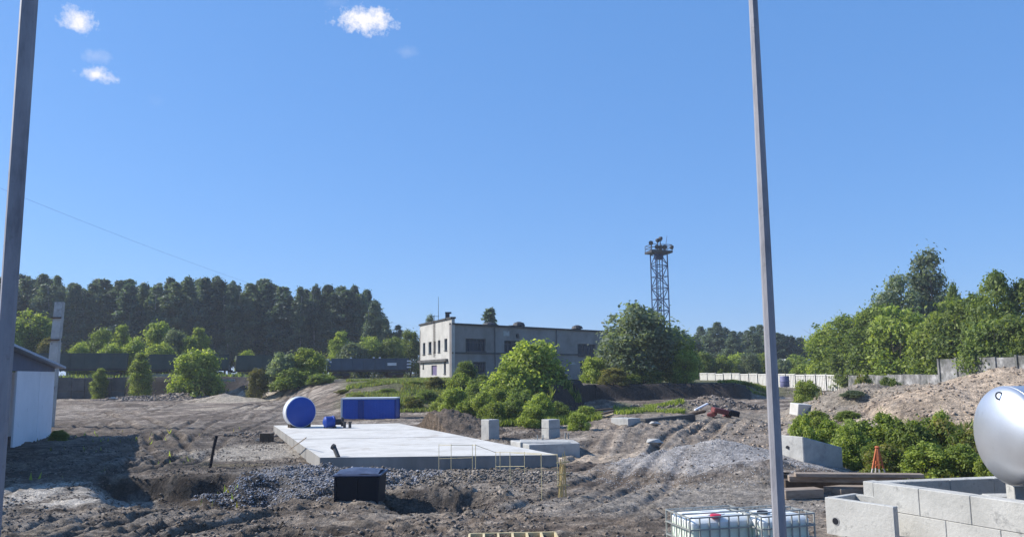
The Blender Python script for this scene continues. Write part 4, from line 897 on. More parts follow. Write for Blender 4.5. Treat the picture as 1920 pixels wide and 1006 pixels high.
# fascia band above the panels and sloping roof
def rz_(s): return zr+s*.08
mb = MB(eo); p0, p1 = s0v+sdv*.1, s1v
mb.quadbox([(p0.x, p0.y, ew+.003), (p1.x, p1.y, ew+.003), ((p1-snv*.2).x, (p1-snv*.2).y, ew+.003), ((p0-snv*.2).x, (p0-snv*.2).y, ew+.003)], [(p0.x, p0.y, rz_(0)), (p1.x, p1.y, rz_(SLEN)), ((p1-snv*.2).x, (p1-snv*.2).y, rz_(SLEN)), ((p0-snv*.2).x, (p0-snv*.2).y, rz_(0))]); mb.build('fascia', node_mat('slate_fascia', [(.06, .08, .13), (.09, .11, .17)], 1, .6, .05), sb)
mb = MB(eo); c = [s0v-sdv*.7+snv*.5, s1v+sdv*.4+snv*.5, s1v+sdv*.4-snv*9.4, s0v-sdv*.7-snv*9.4]; hh = [rz_(-.7), rz_(SLEN+.4), rz_(SLEN+.4), rz_(-.7)]
mb.quadbox([(q.x, q.y, z+.01) for q, z in zip(c, hh)], [(q.x, q.y, z+.14) for q, z in zip(c, hh)]).build('roof', M['shed_roof'], sb)
# broken concrete column behind the shed
p = P(97, 690, 60); pt = P(112.5, 566, 60); cz = gz(p.x, p.y); mb = MB((p.x, p.y, cz)); col_o = empty('concrete_column', (p.x, p.y, cz), 'weathered tall concrete column behind the shed roof', 'column')
dx = (pt.x-p.x)*(1.0)
def ring(z, w_, ox): return [(p.x+ox-w_/2, p.y-w_/3, z), (p.x+ox+w_/2, p.y-w_/3, z), (p.x+ox+w_/2, p.y+w_/3, z), (p.x+ox-w_/2, p.y+w_/3, z)]
mb.quadbox(ring(cz-.3, .66, 0), ring(cz+6.2, .62, dx*.6)); mb.quadbox(ring(cz+6.2+.002, .54, dx*.6), ring(cz+6.5, .54, dx*.65)); mb.quadbox(ring(cz+6.502, .62, dx*.65), ring(pt.z, .58, dx)); mb.build('shaft', M['concrete'], col_o)
MB((p.x, p.y, cz)).box((p.x+dx*.6, p.y-.3, cz+6.35), (.8, .15, .12)).build('bracket', M['rust'], col_o)
MB((p.x, p.y, cz)).box((p.x+dx*.8, p.y-.3, cz+8.0), (.74, .12, .1)).build('bracket', M['rust'], col_o)

# ---------------------------------------------------------------- concrete slab and things on it
sc_ = sum((Vector((q.x, q.y, 0)) for q in SL), Vector())/4
sb2 = empty('concrete_slab', (sc_.x, sc_.y, 0), 'long pale concrete foundation slab in the middle of the site', 'slab'); eo = sb2.location.copy()
ts = [0, .22, .45, .72, 1]
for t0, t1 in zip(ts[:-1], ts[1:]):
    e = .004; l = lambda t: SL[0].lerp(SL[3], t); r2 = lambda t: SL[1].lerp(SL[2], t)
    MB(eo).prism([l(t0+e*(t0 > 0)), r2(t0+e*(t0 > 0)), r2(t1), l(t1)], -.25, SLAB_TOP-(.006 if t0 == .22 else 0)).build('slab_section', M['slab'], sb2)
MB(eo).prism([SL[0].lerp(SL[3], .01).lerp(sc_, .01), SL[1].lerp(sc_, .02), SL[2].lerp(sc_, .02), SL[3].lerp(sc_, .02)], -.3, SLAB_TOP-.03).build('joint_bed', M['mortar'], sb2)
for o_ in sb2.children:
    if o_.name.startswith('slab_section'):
        o_.data.materials.append(M['slab_side_shade'])
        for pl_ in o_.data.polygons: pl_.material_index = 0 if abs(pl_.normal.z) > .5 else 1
# blinding layers left of the slab
o = MB().prism([G(375, 868, .05), G(575, 866, .05), G(515, 818, .05), G(420, 822, .05)], -.35, .10)
# small pipe stub leaning on the slab
q = G(634, 856, SLAB_TOP); o = MB(q).tube(q, q+Vector((-.22, .25, .36)), .09, .09, 12).tube(q+Vector((-.22, .25, .36)), q+Vector((-.30, .28, .40)), .12, .12, 12).build('pipe_stub', M['concrete_dark'], loc=q, smooth=True); tag(o, 'short grey pipe stub leaning at the front edge of the slab', 'pipe')
# loose rod on the slab's left edge
q = G(543, 842, .12); q2 = G(574, 820, SLAB_TOP+.6); o = MB(q).tube(q, q2, .025, .025, 6).build('steel_rod', M['wood'], loc=q); tag(o, 'thin rod leaning on the left edge of the slab', 'rod')
# big blue tank
D0 = P(566, 773, 55); rad = 29.5*49/F; zc = SLAB_TOP+rad
D0 = Vector((G(564, 801, SLAB_TOP).x, G(564, 801, SLAB_TOP).y, zc)); adir = Vector((-.50, .86, 0)).normalized()
tk = empty('blue_tank', (D0.x, D0.y, SLAB_TOP), 'large blue cylindrical tank lying on the far left corner of the slab', 'tank'); eo = tk.location.copy()
prof = [(0, rad*.94), (.05, rad*.96), (.06, rad), (.5, rad), (.51, rad*1.015), (.6, rad*1.015), (.61, rad), (.75, rad), (.85, rad*.9), (.9, rad*.5)]
MB(eo).lathe(D0, adir, prof, 40).build('shell', M['white_paint'], tk, smooth=True)
MB(eo).lathe(D0-adir*.14, adir, [(0, rad*.25), (.05, rad*.6), (.10, rad*.86), (.139, rad*.955)], 40).build('end_cap', M['blue'], tk, smooth=True)
for s in (.15, .6):
    c = D0+adir*s; MB(eo).box((c.x, c.y, SLAB_TOP+.12), (1.3, .18, .22), math.atan2(adir.y, adir.x)-math.pi/2).build('cradle', M['wood_dark'], tk)
# small blue pump with grey flange
q = G(619, 802, SLAB_TOP); pm = empty('blue_pump', q, 'small blue pump lying between the blue tank and the blue container', 'pump'); eo = q
MB(eo).lathe(q+Vector((-.3, -.1, .38)), (.85, .5, 0), [(-.12, .1), (-.06, .24), (0, .34), (.45, .34), (.47, .38), (.53, .38)], 24).build('drum', M['blue'], pm, smooth=True)
MB(eo).lathe(q+Vector((.17, .2, .36)), (.85, .3, 0), [(0, .3), (.1, .3), (.11, .18), (.45, .18), (.46, .28), (.6, .28)], 20).build('flange', M['dark_metal'], pm, smooth=True)
for s in (-.3, .25): MB(eo).box((q.x+s, q.y+.1, SLAB_TOP+.05), (.12, .5, .1)).build('foot', M['dark_metal'], pm)
for i, (a, b, lb) in enumerate([(646, 802, 'left of two short pipes standing beside the blue pump'), (656, 802, 'right of two short pipes standing beside the blue container')]):
    q = G(a, b, SLAB_TOP); o = MB(q).tube(q, q+Vector((0, 0, .34)), .09, .09, 12).tube(q+Vector((0, 0, .34)), q+Vector((0, 0, .40)), .13, .13, 12).build('short_pipe', M['concrete_dark'], loc=q, smooth=True); tag(o, lb, 'pipe')
# blue container
a, b = G(639, 791, 0), G(742, 790, 0); ch = P(690, 746.5, a.y).z; d = (b-a).normalized(); n = Vector((-d.y, d.x, 0)); Wc = (b-a).length; rzc = math.atan2(d.y, d.x); dc = 1.9
ct = empty('blue_container', a+Vector((0, 0, .05)), 'blue steel container with white top edge behind the slab', 'container', rz=rzc)
Hc = ch-.05
MB().box((Wc/2, dc/2, Hc/2+.06), (Wc-.1, dc-.1, Hc-.12)).build('body', M['blue_box'], ct)
for x_ in (.05, Wc-.05):
    for y_ in (.05, dc-.05): MB().box((x_, y_, Hc/2), (.12, .12, Hc-.12)).build('corner_post', M['white_paint'] if x_ < 1 else M['blue_dark'], ct)
MB().box((Wc/2, dc/2, Hc), (Wc+.02, dc+.04, .11)).build('roof', M['white_paint'], ct)
MB().box((Wc/2, dc/2, .05), (Wc, dc, .12)).build('base_rail', M['blue_dark'], ct)
nr = 34
for i in range(nr):
    x_ = .16+(Wc-.32)*(i+.5)/nr
    if 9 < i < 14: continue
    MB().box((x_, .048, Hc/2), ((Wc-.32)/nr*.5, .03, Hc-.3)).build('rib', M['blue_box'], ct)
MB().box((.16+(Wc-.32)*12/nr, -.012, Hc/2), ((Wc-.32)/nr*3.7, .05, Hc-.26)).build('door', M['blue_dark'], ct)
# square concrete blocks
def cblock(px, py, z, w_, d_, h_, rz, label, cap=False):
    q = G(px, py, z); mb = MB(); t = empty('concrete_block', (q.x, q.y, z), label, 'concrete block', rz=rz)
    if cap:
        MB().box((0, d_/2, h_*.26), (w_, d_, h_*.52)).build('lower_block', M['concrete'], t, bevel=.02); MB().box((.01, d_/2, h_*.765), (w_, d_, h_*.47)).build('upper_block', M['concrete'], t, bevel=.02)
    else:
        MB().box((0, d_/2, h_/2), (w_, d_, h_)).build('block', M['concrete'], t, bevel=.02)
        for k in (-.2, .2): MB().tube((w_*k, d_/2, h_), (w_*k, d_/2, h_+.06), .02, .02, 6).build('lifting_eye', M['rust'], t)
    return t
def h_for(px, top, py, z): q = G(px, py, z); return P(px, top, q.y).z-z
cblock(927, 829, -.05, .72, .75, h_for(927, 786, 829, -.05), R_(38), 'tall square concrete block at the right edge of the slab')
cblock(1040, 822, .25, .72, .72, h_for(1040, 786, 822, .25), R_(32), 'cube stack of two concrete blocks behind the low slab', True)
t = empty('low_slab', G(1040, 850, 0), 'low grey concrete slab to the right of the long slab', 'slab'); eo = t.location.copy()
zt = .55; p4 = [G(992, 833, zt), G(1087, 830, zt), G(1075, 823.5, zt), G(957, 824.5, zt)]; MB(eo).prism(p4, -.3, zt).build('slab_block', M['concrete'], t, bevel=.02)
p5 = [G(975, 823, .72), G(1070, 823, .72), G(1060, 818, .72), G(975, 818, .72)]; MB(eo).prism(p5, -.3, .6).build('rear_step', M['concrete'], t, bevel=.02)
for (a, b) in ((1008, 826), (1018, 826), (1060, 822), (1066, 822)): q = G(a, b, zt); MB(eo).tube(q, q+Vector((0, 0, .28)), .03, .03, 6).build('anchor_bolt', M['cage'], t)
t = cblock(1190, 806, .0, 1.1, 1.6, .75, R_(36), 'grey concrete block beside the bright grass below the bank')
p6 = [G(1206, 805, 0), G(1300, 797, .1)]; 
o = MB(p6[0]).bar(p6[0]+Vector((0, 0, .35)), p6[1]+Vector((0, 0, .4)), .5, .7).build('concrete_beam', M['concrete_dark'], loc=p6[0]); tag(o, 'dark concrete beam lying right of the block by the bright grass', 'beam')
q = ground_hit(1110, 786); tp = empty('timber_pile', q, 'pile of old boards left of the concrete block by the bright grass', 'timber pile')
for i, (a, b, c2, d2, w_, zo, mm) in enumerate([(1098, 783, 1150, 770, .5, .5, 'wood_dark'), (1105, 790, 1150, 776, .3, .3, 'wood_new'), (1118, 780, 1170, 783, .6, .55, 'wood'), (1100, 770, 1148, 766, .4, .9, 'wood_dark'), (1112, 793, 1128, 800, .2, .2, 'wood_new')]):
    pa_, pb2 = P(a, b, q.y+.3*i), P(c2, d2, q.y+.6+.3*i); MB(q).bar(pa_, pb2, w_, .12).build('board', M[mm], tp)
q = ground_hit(1507, 778); o = MB(q).box((q.x, q.y+.4, q.z+.3), (1.1, .8, .72), R_(20), (.1, .08)).build('concrete_block', M['slab'], loc=q, bevel=.03); tag(o, 'pale concrete block at the left foot of the grey spoil heap', 'concrete block')
# brown crate left of slab
q = G(500, 829, 0); t = empty('brown_box', (q.x, q.y, gz(q.x, q.y)-.05), 'dark brown box at the left side of the slab', 'box', rz=R_(-12)); MB().box((0, 0, .28), (.62, .5, .56)).build('box_body', M['wood_dark'], t, bevel=.02); MB().box((-.02, 0, .58), (.7, .56, .05)).build('box_lid', M['wood'], t)
MB().lump((-.5, .1, .15), (.28, .24, .2), 4).build('rubble_lump', M['white_block'], t)
# leaning black post
q = ground_hit(392, 876); q2 = P(406, 816, q.y); o = MB(q).tube(q-Vector((0, 0, .3)), q+(q2-q)*.6, .07, .06, 8).tube(q+(q2-q)*.6, q2, .06, .075, 8).build('black_post', M['navy'], loc=q); tag(o, 'short black post leaning right in front of the pale ground', 'post')
# dark bin
q = G(668, 947, -.12); t = empty('dark_bin', (q.x, q.y, -.15), 'black square bin with sheeted lid in front of the gravel', 'bin', rz=R_(0)); wb = 83*q.y/F
hb = P(668, 893, q.y).z+.15
mb = MB(); w2 = wb/2
mb.quadbox([(-w2*.95, 0, 0), (w2*.95, 0, 0), (w2*.95, wb*.95, 0), (-w2*.95, wb*.95, 0)], [(-w2, -.02, hb), (w2, -.02, hb), (w2, wb, hb), (-w2, wb, hb)]).build('tub', M['navy'], t, bevel=.02)
for x_ in (-w2*.93, 0, w2*.93): MB().box((x_, -.03, hb/2), (.06, .05, hb*.9)).build('rib', M['navy'], t)
MB().box((0, wb/2, hb+.03), (wb+.1, wb+.1, .06)).build('rim', M['navy_lid'], t, bevel=.015)
mb = MB(); g = 6
gv = [[(-w2+.04+wb*.94*i/g, .03+wb*.94*j/g, hb+.065+.12*math.sin(math.pi*min(1, max(0, j/g)))*(.4+.6*math.sin(math.pi*i/g))+random.uniform(0, .03)) for i in range(g+1)] for j in range(g+1)]
for rw_ in gv: mb.v += rw_
mb.f = [(j*(g+1)+i, j*(g+1)+i+1, (j+1)*(g+1)+i+1, (j+1)*(g+1)+i) for j in range(g) for i in range(g)]
mb.build('cover_sheet', M['navy_lid'], t, smooth=True)

# thin yellow rod barrier in front of the slab
br = empty('rod_barrier', G(940, 900, 0), 'flimsy yellow steel rod barrier standing before the front edge of the slab', 'barrier'); eo = br.location.copy()
posts = [(823, 845), (848, 900), (885, 846), (893, 902), (930, 860), (937, 905), (957, 925), (984, 905), (1015, 935), (1022, 890)]
pts = []
for i, (a, b) in enumerate([(823, 882), (846, 892), (886, 885), (892, 896), (930, 886), (938, 894), (957, 918), (984, 900), (1016, 932), (1046, 915)]):
    q = G(a, b, 0); z0 = gz(q.x, q.y); tpz = P(a, 832 if i < 4 else (846 if i < 8 else 850), q.y).z; MB(eo).tube((q.x, q.y, z0-.2), (q.x, q.y, tpz), .011, .011, 5).build('rod', M['yellow_rod'], br); pts.append(Vector((q.x, q.y, tpz)))
for i, j in ((0, 1), (1, 2), (2, 3), (4, 5), (5, 7), (6, 8), (7, 9), (3, 4)): MB(eo).tube(pts[i]-Vector((0, 0, .03)), pts[j]-Vector((0, 0, .03)), .010, .010, 5).build('rod', M['yellow_rod'], br)
for i, j in ((0, 2), (4, 7), (6, 9)): MB(eo).tube(pts[i]-Vector((0, 0, .55)), pts[j]-Vector((0, 0, .5)), .009, .009, 5).build('rod', M['yellow_rod'], br)
# bundle of yellow netting at its right end
q = G(1056, 925, 0); q.z = gz(q.x, q.y); nb_ = empty('yellow_bundle', q, 'upright bundle of yellow laths at the right corner of the slab', 'bundle')
for i in range(14):
    dx_, dy_ = random.uniform(-.17, .17), random.uniform(-.2, .2); h_ = random.uniform(.9, 1.42); MB(q).bar(q+Vector((dx_, dy_, -.1)), q+Vector((dx_*.5+random.uniform(-.08, .08), dy_*.5, h_)), random.uniform(.012, .024)).build('lath', M['net'], nb_)
for k in range(3): MB(q).bar(q+Vector((-.2, -.12, .35+.35*k)), q+Vector((.2, -.1, .38+.35*k)), .03).build('lath', M['net'], nb_)
# red machine wreck / debris
q = ground_hit(1335, 782); rd = empty('red_scrap', q, 'red and white scrap machine parts lying by the far rubble', 'scrap')
for i, (a, b, sx, sy, sz, rz2, tl, mm) in enumerate([(1350, 770, 1.2, .5, .35, .3, .2, 'red'), (1335, 776, .6, .5, .35, -.5, -.3, 'red'), (1375, 774, .8, .5, .4, .2, .2, 'navy'), (1315, 762, 1.3, .2, .12, .5, -.35, 'white_paint'), (1362, 781, .5, .4, .6, .2, .5, 'red'), (1300, 775, 1.8, .3, .2, .1, -.2, 'wood_dark')]):
    c = P(a, b, q.y+.2*i); MB(q).box(c, (sx, sy, sz), rz2, (.15, tl)).build('scrap_piece', M[mm], rd, bevel=.05)
# white stones
for (a, b, s, lb) in [(1228, 797, .35, 'white broken slab piece lying at the foot of the dark beam'), (210, 748, .5, 'single pale stone standing on the ground below the retaining wall'), (1225, 833, .45, 'flat pale stone slab set in the tracked slope')]:
    q = ground_hit(a, b); mb = MB(q).lump(q+Vector((0, 0, .1)), (s, s*.6, s*.45 if s < .8 else .15), int(a)); mb.lump(q+Vector((s*.8, .2, .05)), (s*.4, s*.3, s*.25), int(a)+1); tag(mb.build('pale_stone', M['white_block'], loc=q), lb, 'stone')

# ---------------------------------------------------------------- right foreground
# sloping concrete block
zb = 0.0; a, b = G(1462, 889, zb), G(1509, 889, zb); a = G(1462, 883, zb); c = G(1582, 884, zb); 
hA, hB, hC2 = P(1463, 814, a.y).z, P(1508, 818, b.y).z, P(1580, 838, c.y).z
dbk = a-b; e = c+dbk
t = empty('sloping_block', b, 'concrete block with sloping top right behind the grey pole', 'concrete block'); mb = MB(b)
mb.quadbox([(b.x, b.y, -.1), (c.x, c.y, -.1), (e.x, e.y, -.1), (a.x, a.y, -.1)], [(b.x, b.y, hB), (c.x, c.y, hC2), (e.x, e.y, hC2+.03), (a.x, a.y, hA)]).build('block', M['concrete'], t, bevel=.025)
m_ = b.lerp(a, .62); mb = MB(b); o2 = Vector((-.02, -.03, 0)); u = m_+o2; mb.lathe(Vector((u.x, u.y, hB-.42)), (-.5, -.8, 0), [(-.02, .06), (.02, .06)], 8).build('lifting_hole', M['dark_metal'], t)
q = G(1483, 889, 0); o = MB(q).box((q.x, q.y-.12, .22), (.28, .05, .5), .3, (0, .35)).box((q.x-.18, q.y-.15, .3), (.1, .05, .6), .1, (0, -.2)).build('scrap_board', M['wood_dark'], loc=q); tag(o, 'dark broken board leaning on the lit face of the sloping block', 'board')
# beams
beams = [((1478, 896), (1690, 899), .48, .34, .17, 'wood', 'long grey timber beam lying behind the concrete pit'), ((1470, 905), (1640, 906), .25, .4, .24, 'wood_dark', 'dark brown timber beam below the long grey beam'), ((1465, 925), (1536, 922), .18, .5, .26, 'wood', 'short pale timber beam by the grey pole'), ((1560, 920), (1625, 914), .14, .7, .2, 'wood', 'grey board between the short beam and the concrete pit'), ((1490, 889), (1730, 891), .62, .3, .12, 'wood', 'thin grey plank on top of the long timber beam')]
for (pa_, pb2, z, wd, hh_, mm, lb) in beams:
    a, b = G(*pa_, z), G(*pb2, z); tag(MB(a).bar(a, b, wd, hh_).build('timber_beam', M[mm], loc=a, bevel=.015), lb, 'beam')
a = G(1496, 905, .1); bs = empty('rotten_sleepers', a, 'crumbling dark timber ends stacked under the long beam', 'timber pile')
for i in range(7): c = a+Vector((random.uniform(-.5, .7), random.uniform(-.2, .3), random.uniform(-.05, .3))); MB(a).box(c, (random.uniform(.3, .7), .22, .16), random.uniform(-.3, .3), (0, random.uniform(-.2, .2))).build('timber_piece', M['rust' if i % 2 else 'wood_dark'], bs)
q = G(1548, 930, .1); 
# orange tripod
q = G(1645, 893, .3); z0 = .3; tt = P(1645, 840, q.y); tr_ = empty('orange_tripod', (q.x, q.y, z0), 'orange topped tripod stand in front of the shrubs', 'tripod'); eo = tr_.location.copy(); apex = Vector((tt.x, tt.y, tt.z)); wl = 18*q.y/F
for i, (dx_, dy_) in enumerate([(-1, -.2), (1, -.2), (.1, .9), (-.1, -.8)]):
    foot = Vector((q.x+dx_*wl, q.y+dy_*wl, z0-.25)); mid = apex.lerp(foot, .55); MB(eo).bar(apex+Vector((dx_*.03, 0, 0)), mid, .05).build('leg', M['orange'], tr_); MB(eo).bar(mid, foot, .04).build('lower_leg', M['white_block'], tr_)
MB(eo).lathe(apex-Vector((0, 0, .38)), (0, 0, 1), [(0, .10), (.2, .075), (.38, .05), (.42, .09), (.46, .05)], 10).build('head', M['orange'], tr_)
for k in (.45, .7):
    c = [apex.lerp(Vector((q.x+dx_*wl, q.y+dy_*wl, z0-.25)), k) for dx_, dy_ in [(-1, -.2), (-.1, -.8), (1, -.2), (.1, .9)]]
    for i in range(4): MB(eo).bar(c[i], c[(i+1) % 4], .03).build('brace', M['orange'], tr_)
# concrete pit walls of foundation blocks
zT = 1.12
W0 = G(1617, 901, zT); W1 = G(1925, 943, zT); W0b = G(1862, 891.5, zT)
def block_wall(parent, org_, p, q, z0, z1, courses, bl, thick, inward, first=.0):
    d = Vector((q.x-p.x, q.y-p.y, 0)); Lw = d.length; d.normalize(); n = Vector((-d.y, d.x, 0)); n = n if n.dot(inward) > 0 else -n; ch_ = (z1-z0)/courses
    mo = MB(org_); a = Vector((p.x, p.y, 0)); mo.prism([a+d*.05+n*.014, a+d*(Lw-.05)+n*.014, a+d*(Lw-.05)+n*(thick-.035), a+d*.05+n*(thick-.035)], z0, z1-.02); mo.build('mortar_core', M['mortar'], parent)
    for c in range(courses):
        s = -bl*(.5 if c % 2 else 0)-first
        while s < Lw:
            s0_, s1_ = max(0, s)+.003, min(Lw, s+bl)-.003
            if s1_-s0_ > .12:
                off = random.uniform(-.012, .012); b0 = a+d*s0_+n*off; b1 = a+d*s1_+n*off; MB(org_).prism([b0, b1, b1+n*(thick-.01), b0+n*(thick-.01)], z0+c*ch_+.003, z0+(c+1)*ch_-(.003 if c < courses-1 else 0)).build('foundation_block', M['block'], parent, bevel=.012)
            s += bl
pit = empty('concrete_pit', (W0.x, W0.y, 0), 'open pit of grey concrete foundation block walls at the lower right', 'pit wall'); eo = pit.location.copy()
inw = Vector((1, .5, 0))
ext = W0+(W1-W0)*1.6
block_wall(pit, eo, W0, ext, -.06, zT, 2, 1.18, .36, inw, .3)
dB = (W0b-W0).normalized(); endB = W0+dB*7.5
stB = W0+dB*.40
block_wall(pit, eo, stB, endB, -.06, zT-.004, 2, 1.18, .34, Vector((0, -1, 0)), .1)
# low chamber on the left of the pit
zc2 = .80
c0 = G(1546, 931, zc2); c1 = G(1616, 941, zc2); dch = (c1-c0).normalized(); 
chm = empty('low_chamber', (c0.x, c0.y, 0), 'low square concrete chamber with a round hole left of the pit wall', 'chamber'); eo = chm.location.copy()
c1b = Vector((W0.x-.02, W0.y, 0))
nn = Vector((-dch.y, dch.x, 0)); nn = nn if nn.y > 0 else -nn
cA = Vector((c0.x, c0.y, 0)); Lc = (c1-c0).length+.75
MB(eo).prism([cA, cA+dch*Lc, cA+dch*Lc+nn*.16, cA+nn*.16], -.06, zc2).build('front_wall', M['block'], chm, bevel=.012)
MB(eo).prism([cA+nn*.163, cA+nn*1.1, cA+nn*1.1+dch*.16, cA+nn*.163+dch*.16], -.06, zc2-.003).build('side_wall', M['block'], chm, bevel=.012)
MB(eo).prism([cA+nn*.94+dch*.163, cA+nn*.94+dch*.9, cA+nn*1.1+dch*.9, cA+nn*1.1+dch*.163], -.06, zc2-.003).build('back_wall', M['block'], chm, bevel=.012)
hp = G(1567, 976, 0); dd = ray(1567, 976); # hole on the front wall
nf = -nn; tpar = (cA-Vector((0, 0, 0))).dot(nf)/Vector((dd.x, dd.y, 0)).dot(nf); hpt = Vector((dd.x*tpar, dd.y*tpar, EYE+dd.z*tpar))
MB(eo).lathe(hpt-nf*.02, nf, [(0, .075), (.036, .075)], 16).build('pipe_hole', M['navy'], chm)
MB(eo).lathe(hpt-nf*.01, nf, [(0, .10), (.018, .10), (.02, .085)], 16).build('hole_rim', M['mortar'], chm)
# concrete pillar beneath the tank
pl = G(1913, 936, .95); o = MB(pl).box((pl.x+.1, pl.y+.3, .70), (.24, .3, 1.7)).build('concrete_pillar', M['block'], loc=pl, bevel=.012); tag(o, 'square concrete pillar beneath the steel tank at the right edge', 'pillar')
q = G(1888, 931, .95); o = MB(q).box((q.x+.35, q.y+.45, .45), (1.0, .5, .95)).build('concrete_plinth', M['block'], loc=q, bevel=.012); tag(o, 'low concrete plinth at the foot of the pillar in the pit', 'plinth')
# steel tank
TY_ = 17.2; ctr = P(1884, 816, TY_); R0 = 90*TY_/F; axd = Vector((1, .10, 0)).normalized()
st = empty('steel_tank', (ctr.x, ctr.y, ctr.z-R0), 'big horizontal stainless steel tank cut off by the right edge', 'tank'); eo = st.location.copy()
prof = [(-.36*R0*math.cos(t_), R0*math.sin(t_)) for t_ in [R_(k) for k in (1, 10, 20, 30, 40, 50, 58, 66, 73, 79, 84, 88)]]+[(0, R0)]
MB(eo).lathe(ctr+axd*.12, axd, prof, 72).build('dished_end', M['steel'], st, smooth=True)
MB(eo).lathe(ctr+axd*.121, axd, [(0, R0), (5.6, R0)], 72).build('barrel', M['steel'], st, smooth=True)
MB(eo).lathe(ctr+axd*.10, axd, [(0, R0+.006), (.03, R0+.006)], 72).build('weld_seam', M['steel'], st, smooth=True)
for x_ in (1.5, 3.0): MB(eo).lathe(ctr+axd*x_, axd, [(0, R0+.005), (.03, R0+.005)], 72).build('weld_seam', M['steel'], st, smooth=True)
# lifting eye on the dished end
dd = ray(1874, 745); bestq = None
for k in range(600):
    t_ = (16.0+k*.004)/dd.y; pnt = Vector((0, 0, EYE))+dd*t_; rel = pnt-(ctr+axd*.12); al = rel.dot(axd); rd_ = (rel-axd*al).length
    if (al/(.36*R0))**2+(rd_/R0)**2 < 1 or (al > 0 and rd_ < R0): bestq = pnt; break
if bestq is None: bestq = ctr+Vector((-.4, -.6, R0*.7))
nrm_e = (bestq-ctr).normalized(); mb = MB(eo); ring_c = bestq+nrm_e*.04
for k in range(12):
    a1, a2 = 2*math.pi*k/12, 2*math.pi*(k+1)/12; f_ = lambda a_: ring_c+Vector((math.cos(a_)*.075, 0, math.sin(a_)*.075)); mb.tube(f_(a1), f_(a2), .016, .016, 6)
mb.bar(ring_c+Vector((.05, 0, -.06)), ring_c+Vector((.17, 0, -.10)), .04); mb.build('lifting_eye', M['dark_metal'], st)
for x_ in (2.2, 4.0): c = ctr+axd*x_; MB(eo).box((c.x, c.y, c.z-R0*.95), (.3, 1.5, .7)).build('saddle', M['steel'], st)

# ---------------------------------------------------------------- liquid tanks in cages
def ibc(p_fl, p_fr, label, cap, capx, capy):
    d = Vector((p_fr.x-p_fl.x, p_fr.y-p_fl.y, 0)); w_ = d.length; t = empty('caged_tank', (p_fl.x, p_fl.y, 0), label, 'liquid tank', 'white liquid tanks in metal cages', rz=math.atan2(d.y, d.x)); dp = 1.0; ht = 1.16; g = .05
    MB().box((w_/2, dp/2, .07), (w_, dp, .14)).build('pallet', M['dark_metal'], t)
    # rounded bottle
    mb = MB(); z0, z1 = .16, 1.10; rr2 = .09
    def ring2(ins, z):
        out = []
        for cx_, cy_, a0 in ((w_-g-rr2, g+rr2, -90), (w_-g-rr2, dp-g-rr2, 0), (g+rr2, dp-g-rr2, 90), (g+rr2, g+rr2, 180)):
            for k in range(5): an = R_(a0+k*22.5); r3 = max(.005, rr2-ins); out.append((cx_+math.cos(an)*r3+(0), cy_+math.sin(an)*r3, z))
        cx2, cy2 = w_/2, dp/2; sc2 = 1-ins*1.0
        return [(cx2+(x-cx2)*sc2, cy2+(y-cy2)*sc2, z) for x, y, z in out]
    rings = [ring2(.05, z0), ring2(0, z0+.05)]+[ring2(.012*math.sin(k*1.9)**2, z0+.05+(z1-z0-.12)*k/8) for k in range(1, 8)]+[ring2(0, z1-.07), ring2(.03, z1-.02), ring2(.09, z1+.01)]
    for rg in rings: mb.v += rg
    n = 20
    for j in range(len(rings)-1):
        for i in range(n): q = (i+1) % n; mb.f.append((j*n+i, j*n+q, (j+1)*n+q, (j+1)*n+i))
    mb.f.append(tuple(range(n-1, -1, -1))); mb.f.append(tuple((len(rings)-1)*n+i for i in range(n))); mb.build('bottle', M['ibc'], t, smooth=True)
    MB().lathe((w_/2, dp/2, z1+.005), (0, 0, 1), [(0, .24), (.015, .24), (.02, .2)], 24).build('top_collar', M['ibc'], t, smooth=True)
    MB().lathe((capx*w_, capy*dp, z1+.01), (0, 0, 1), [(0, .1), (.05, .1), (.055, .085)], 20).build('cap', M[cap], t, smooth=True)
    def bar_(a, b): MB().bar(a, b, .024).build('cage_bar', M['cage'], t)
    for z in (.2, .45, .70, .93, 1.14):
        for a, b in (((0, 0), (w_, 0)), ((w_, 0), (w_, dp)), ((w_, dp), (0, dp)), ((0, dp), (0, 0))): bar_((*a, z), (*b, z))
    for i in range(8):
        x_ = w_*i/7
        for y_ in (0, dp): MB().bar((x_, y_+(.02 if y_ == 0 else -.02), .14), (x_, y_+(.02 if y_ == 0 else -.02), 1.14), .022).build('cage_bar', M['cage'], t)
    for i in range(1, 5):
        y_ = dp*i/5
        for x_ in (.02, w_-.02): MB().bar((x_, y_, .14), (x_, y_, 1.14), .022).build('cage_bar', M['cage'], t)
    for y_ in (.32, .68): MB().bar((0, y_, 1.155), (w_, y_, 1.155), .03, .02).build('top_bar', M['cage'], t)
    return t
zI = 1.15
ibc(G(1294, 970, zI), G(1421, 962, zI), 'left caged white tank with a red cap', 'red_cap', .42, .12)
ibc(G(1428, 968, zI), G(1527, 960, zI), 'right caged white tank behind the grey pole with a black cap', 'navy', .3, .45)
# timber frame at the bottom edge
p0, p1 = G(880, 1006, .1), G(1042, 1003, .1); t = empty('timber_grid', p0, 'pale new timber frame lying at the bottom centre', 'timber frame'); d = (p1-p0).normalized(); n = Vector((-d.y, d.x, 0)); n = -n if n.y < 0 else n; Wt = (p1-p0).length
back = .28*3
for s in (0, 1): a = p0-n*.9*(1-s)+n*.18*s; MB(p0).bar(a, a+d*Wt, .05, .1).build('long_rail', M['wood_new'], t)
for i in range(7): a = p0+d*(Wt*i/6); MB(p0).bar(a-n*.87, a+n*.15, .05, .09).build('cross_rail', M['wood_new'], t)

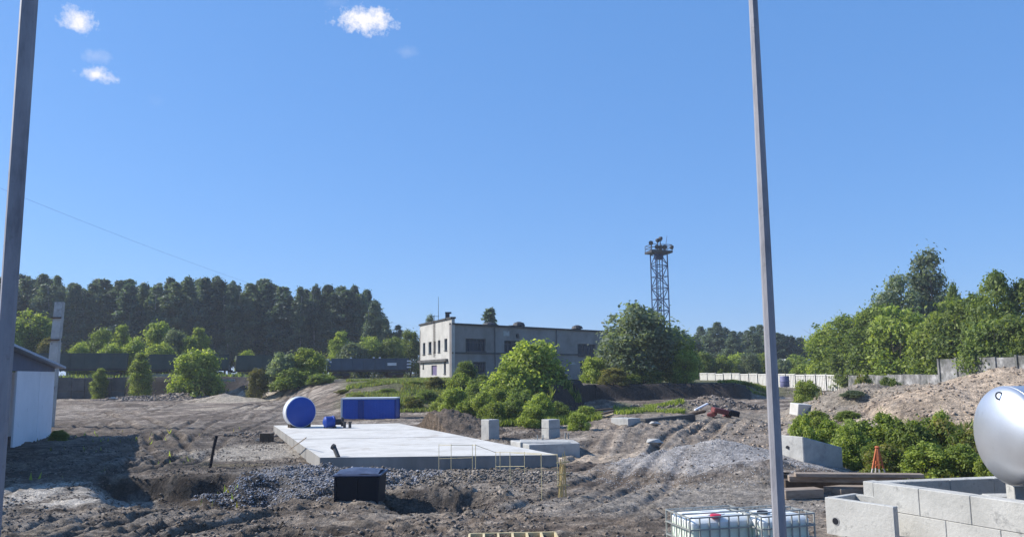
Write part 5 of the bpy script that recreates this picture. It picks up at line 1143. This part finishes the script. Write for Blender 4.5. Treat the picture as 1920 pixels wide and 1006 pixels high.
# ---------------------------------------------------------------- the two poles
def pole(px_b, py_b, px_t, py_t, Y, wb_, wt_, label, ext_=1.25):
    b = P(px_b, py_b, Y); tp_ = P(px_t, py_t, Y); d = (tp_-b); rb = wb_*Y/F/2; rt_ = wt_*Y/F/2
    k0 = -(b.z)/d.z; base = b+d*k0; top = b+d*ext_; dr_ = (rt_-rb)
    t = empty('steel_pole', base, label, 'pole'); MB(base).tube(base, top, rb-dr_*k0*-1, rb+dr_*ext_, 8, True, R_(22)).build('shaft', M['pole'], t)
    [MB(base).lathe(base+d*((zz_-base.z)/d.z), d, [(0, rb*1.3), (.05, rb*1.3)], 8).build('collar', M['dark_metal'], t) for zz_ in (base.z+.35,)]; MB(base).lathe(base, (0, 0, 1), [(0, rb*2.4), (.03, rb*2.4)], 8).build('base_plate', M['pole'], t)
    return t
pole(1462.5, 1006, 1412, 0, 11.5, 24, 17, 'tall thin grey pole on the right in front of the fence')
pole(-10, 940, 55, 0, 9.0, 27, 31, 'thick grey pole at the left edge in front of the shed')

# ---------------------------------------------------------------- cable
def cable(pts, r_, label):
    o = Vector(pts[0]); mb = MB(o)
    for a, b in zip(pts[:-1], pts[1:]): mb.tube(a, b, r_, r_, 5, False)
    tag(mb.build('overhead_cable', M['cable'], loc=o), label, 'cable')
def sag(p, q, s, n=26): return [p.lerp(q, k/n)-Vector((0, 0, s*4*(k/n)*(1-k/n))) for k in range(n+1)]
cable(sag(P(-60, 328, 35), P(790, 612, 112), 1.2), .005, 'thin overhead cable sagging across the sky from the upper left')

# ---------------------------------------------------------------- light haze over the whole place
hz = MB().box((0, 900, 32.5), (3000, 2400, 75)).build('haze', (lambda m: m)(bpy.data.materials.new('haze'))); hz['kind'] = 'stuff'; hz.display_type = 'WIRE'
hm = hz.data.materials[0]; hm.use_nodes = True; hm.node_tree.nodes.clear()
pv = hm.node_tree.nodes.new('ShaderNodeVolumePrincipled'); pv.inputs['Density'].default_value = .00038; pv.inputs['Color'].default_value = (.80, .88, 1, 1); pv.inputs['Anisotropy'].default_value = .1
ho = hm.node_tree.nodes.new('ShaderNodeOutputMaterial'); hm.node_tree.links.new(pv.outputs[0], ho.inputs['Volume'])
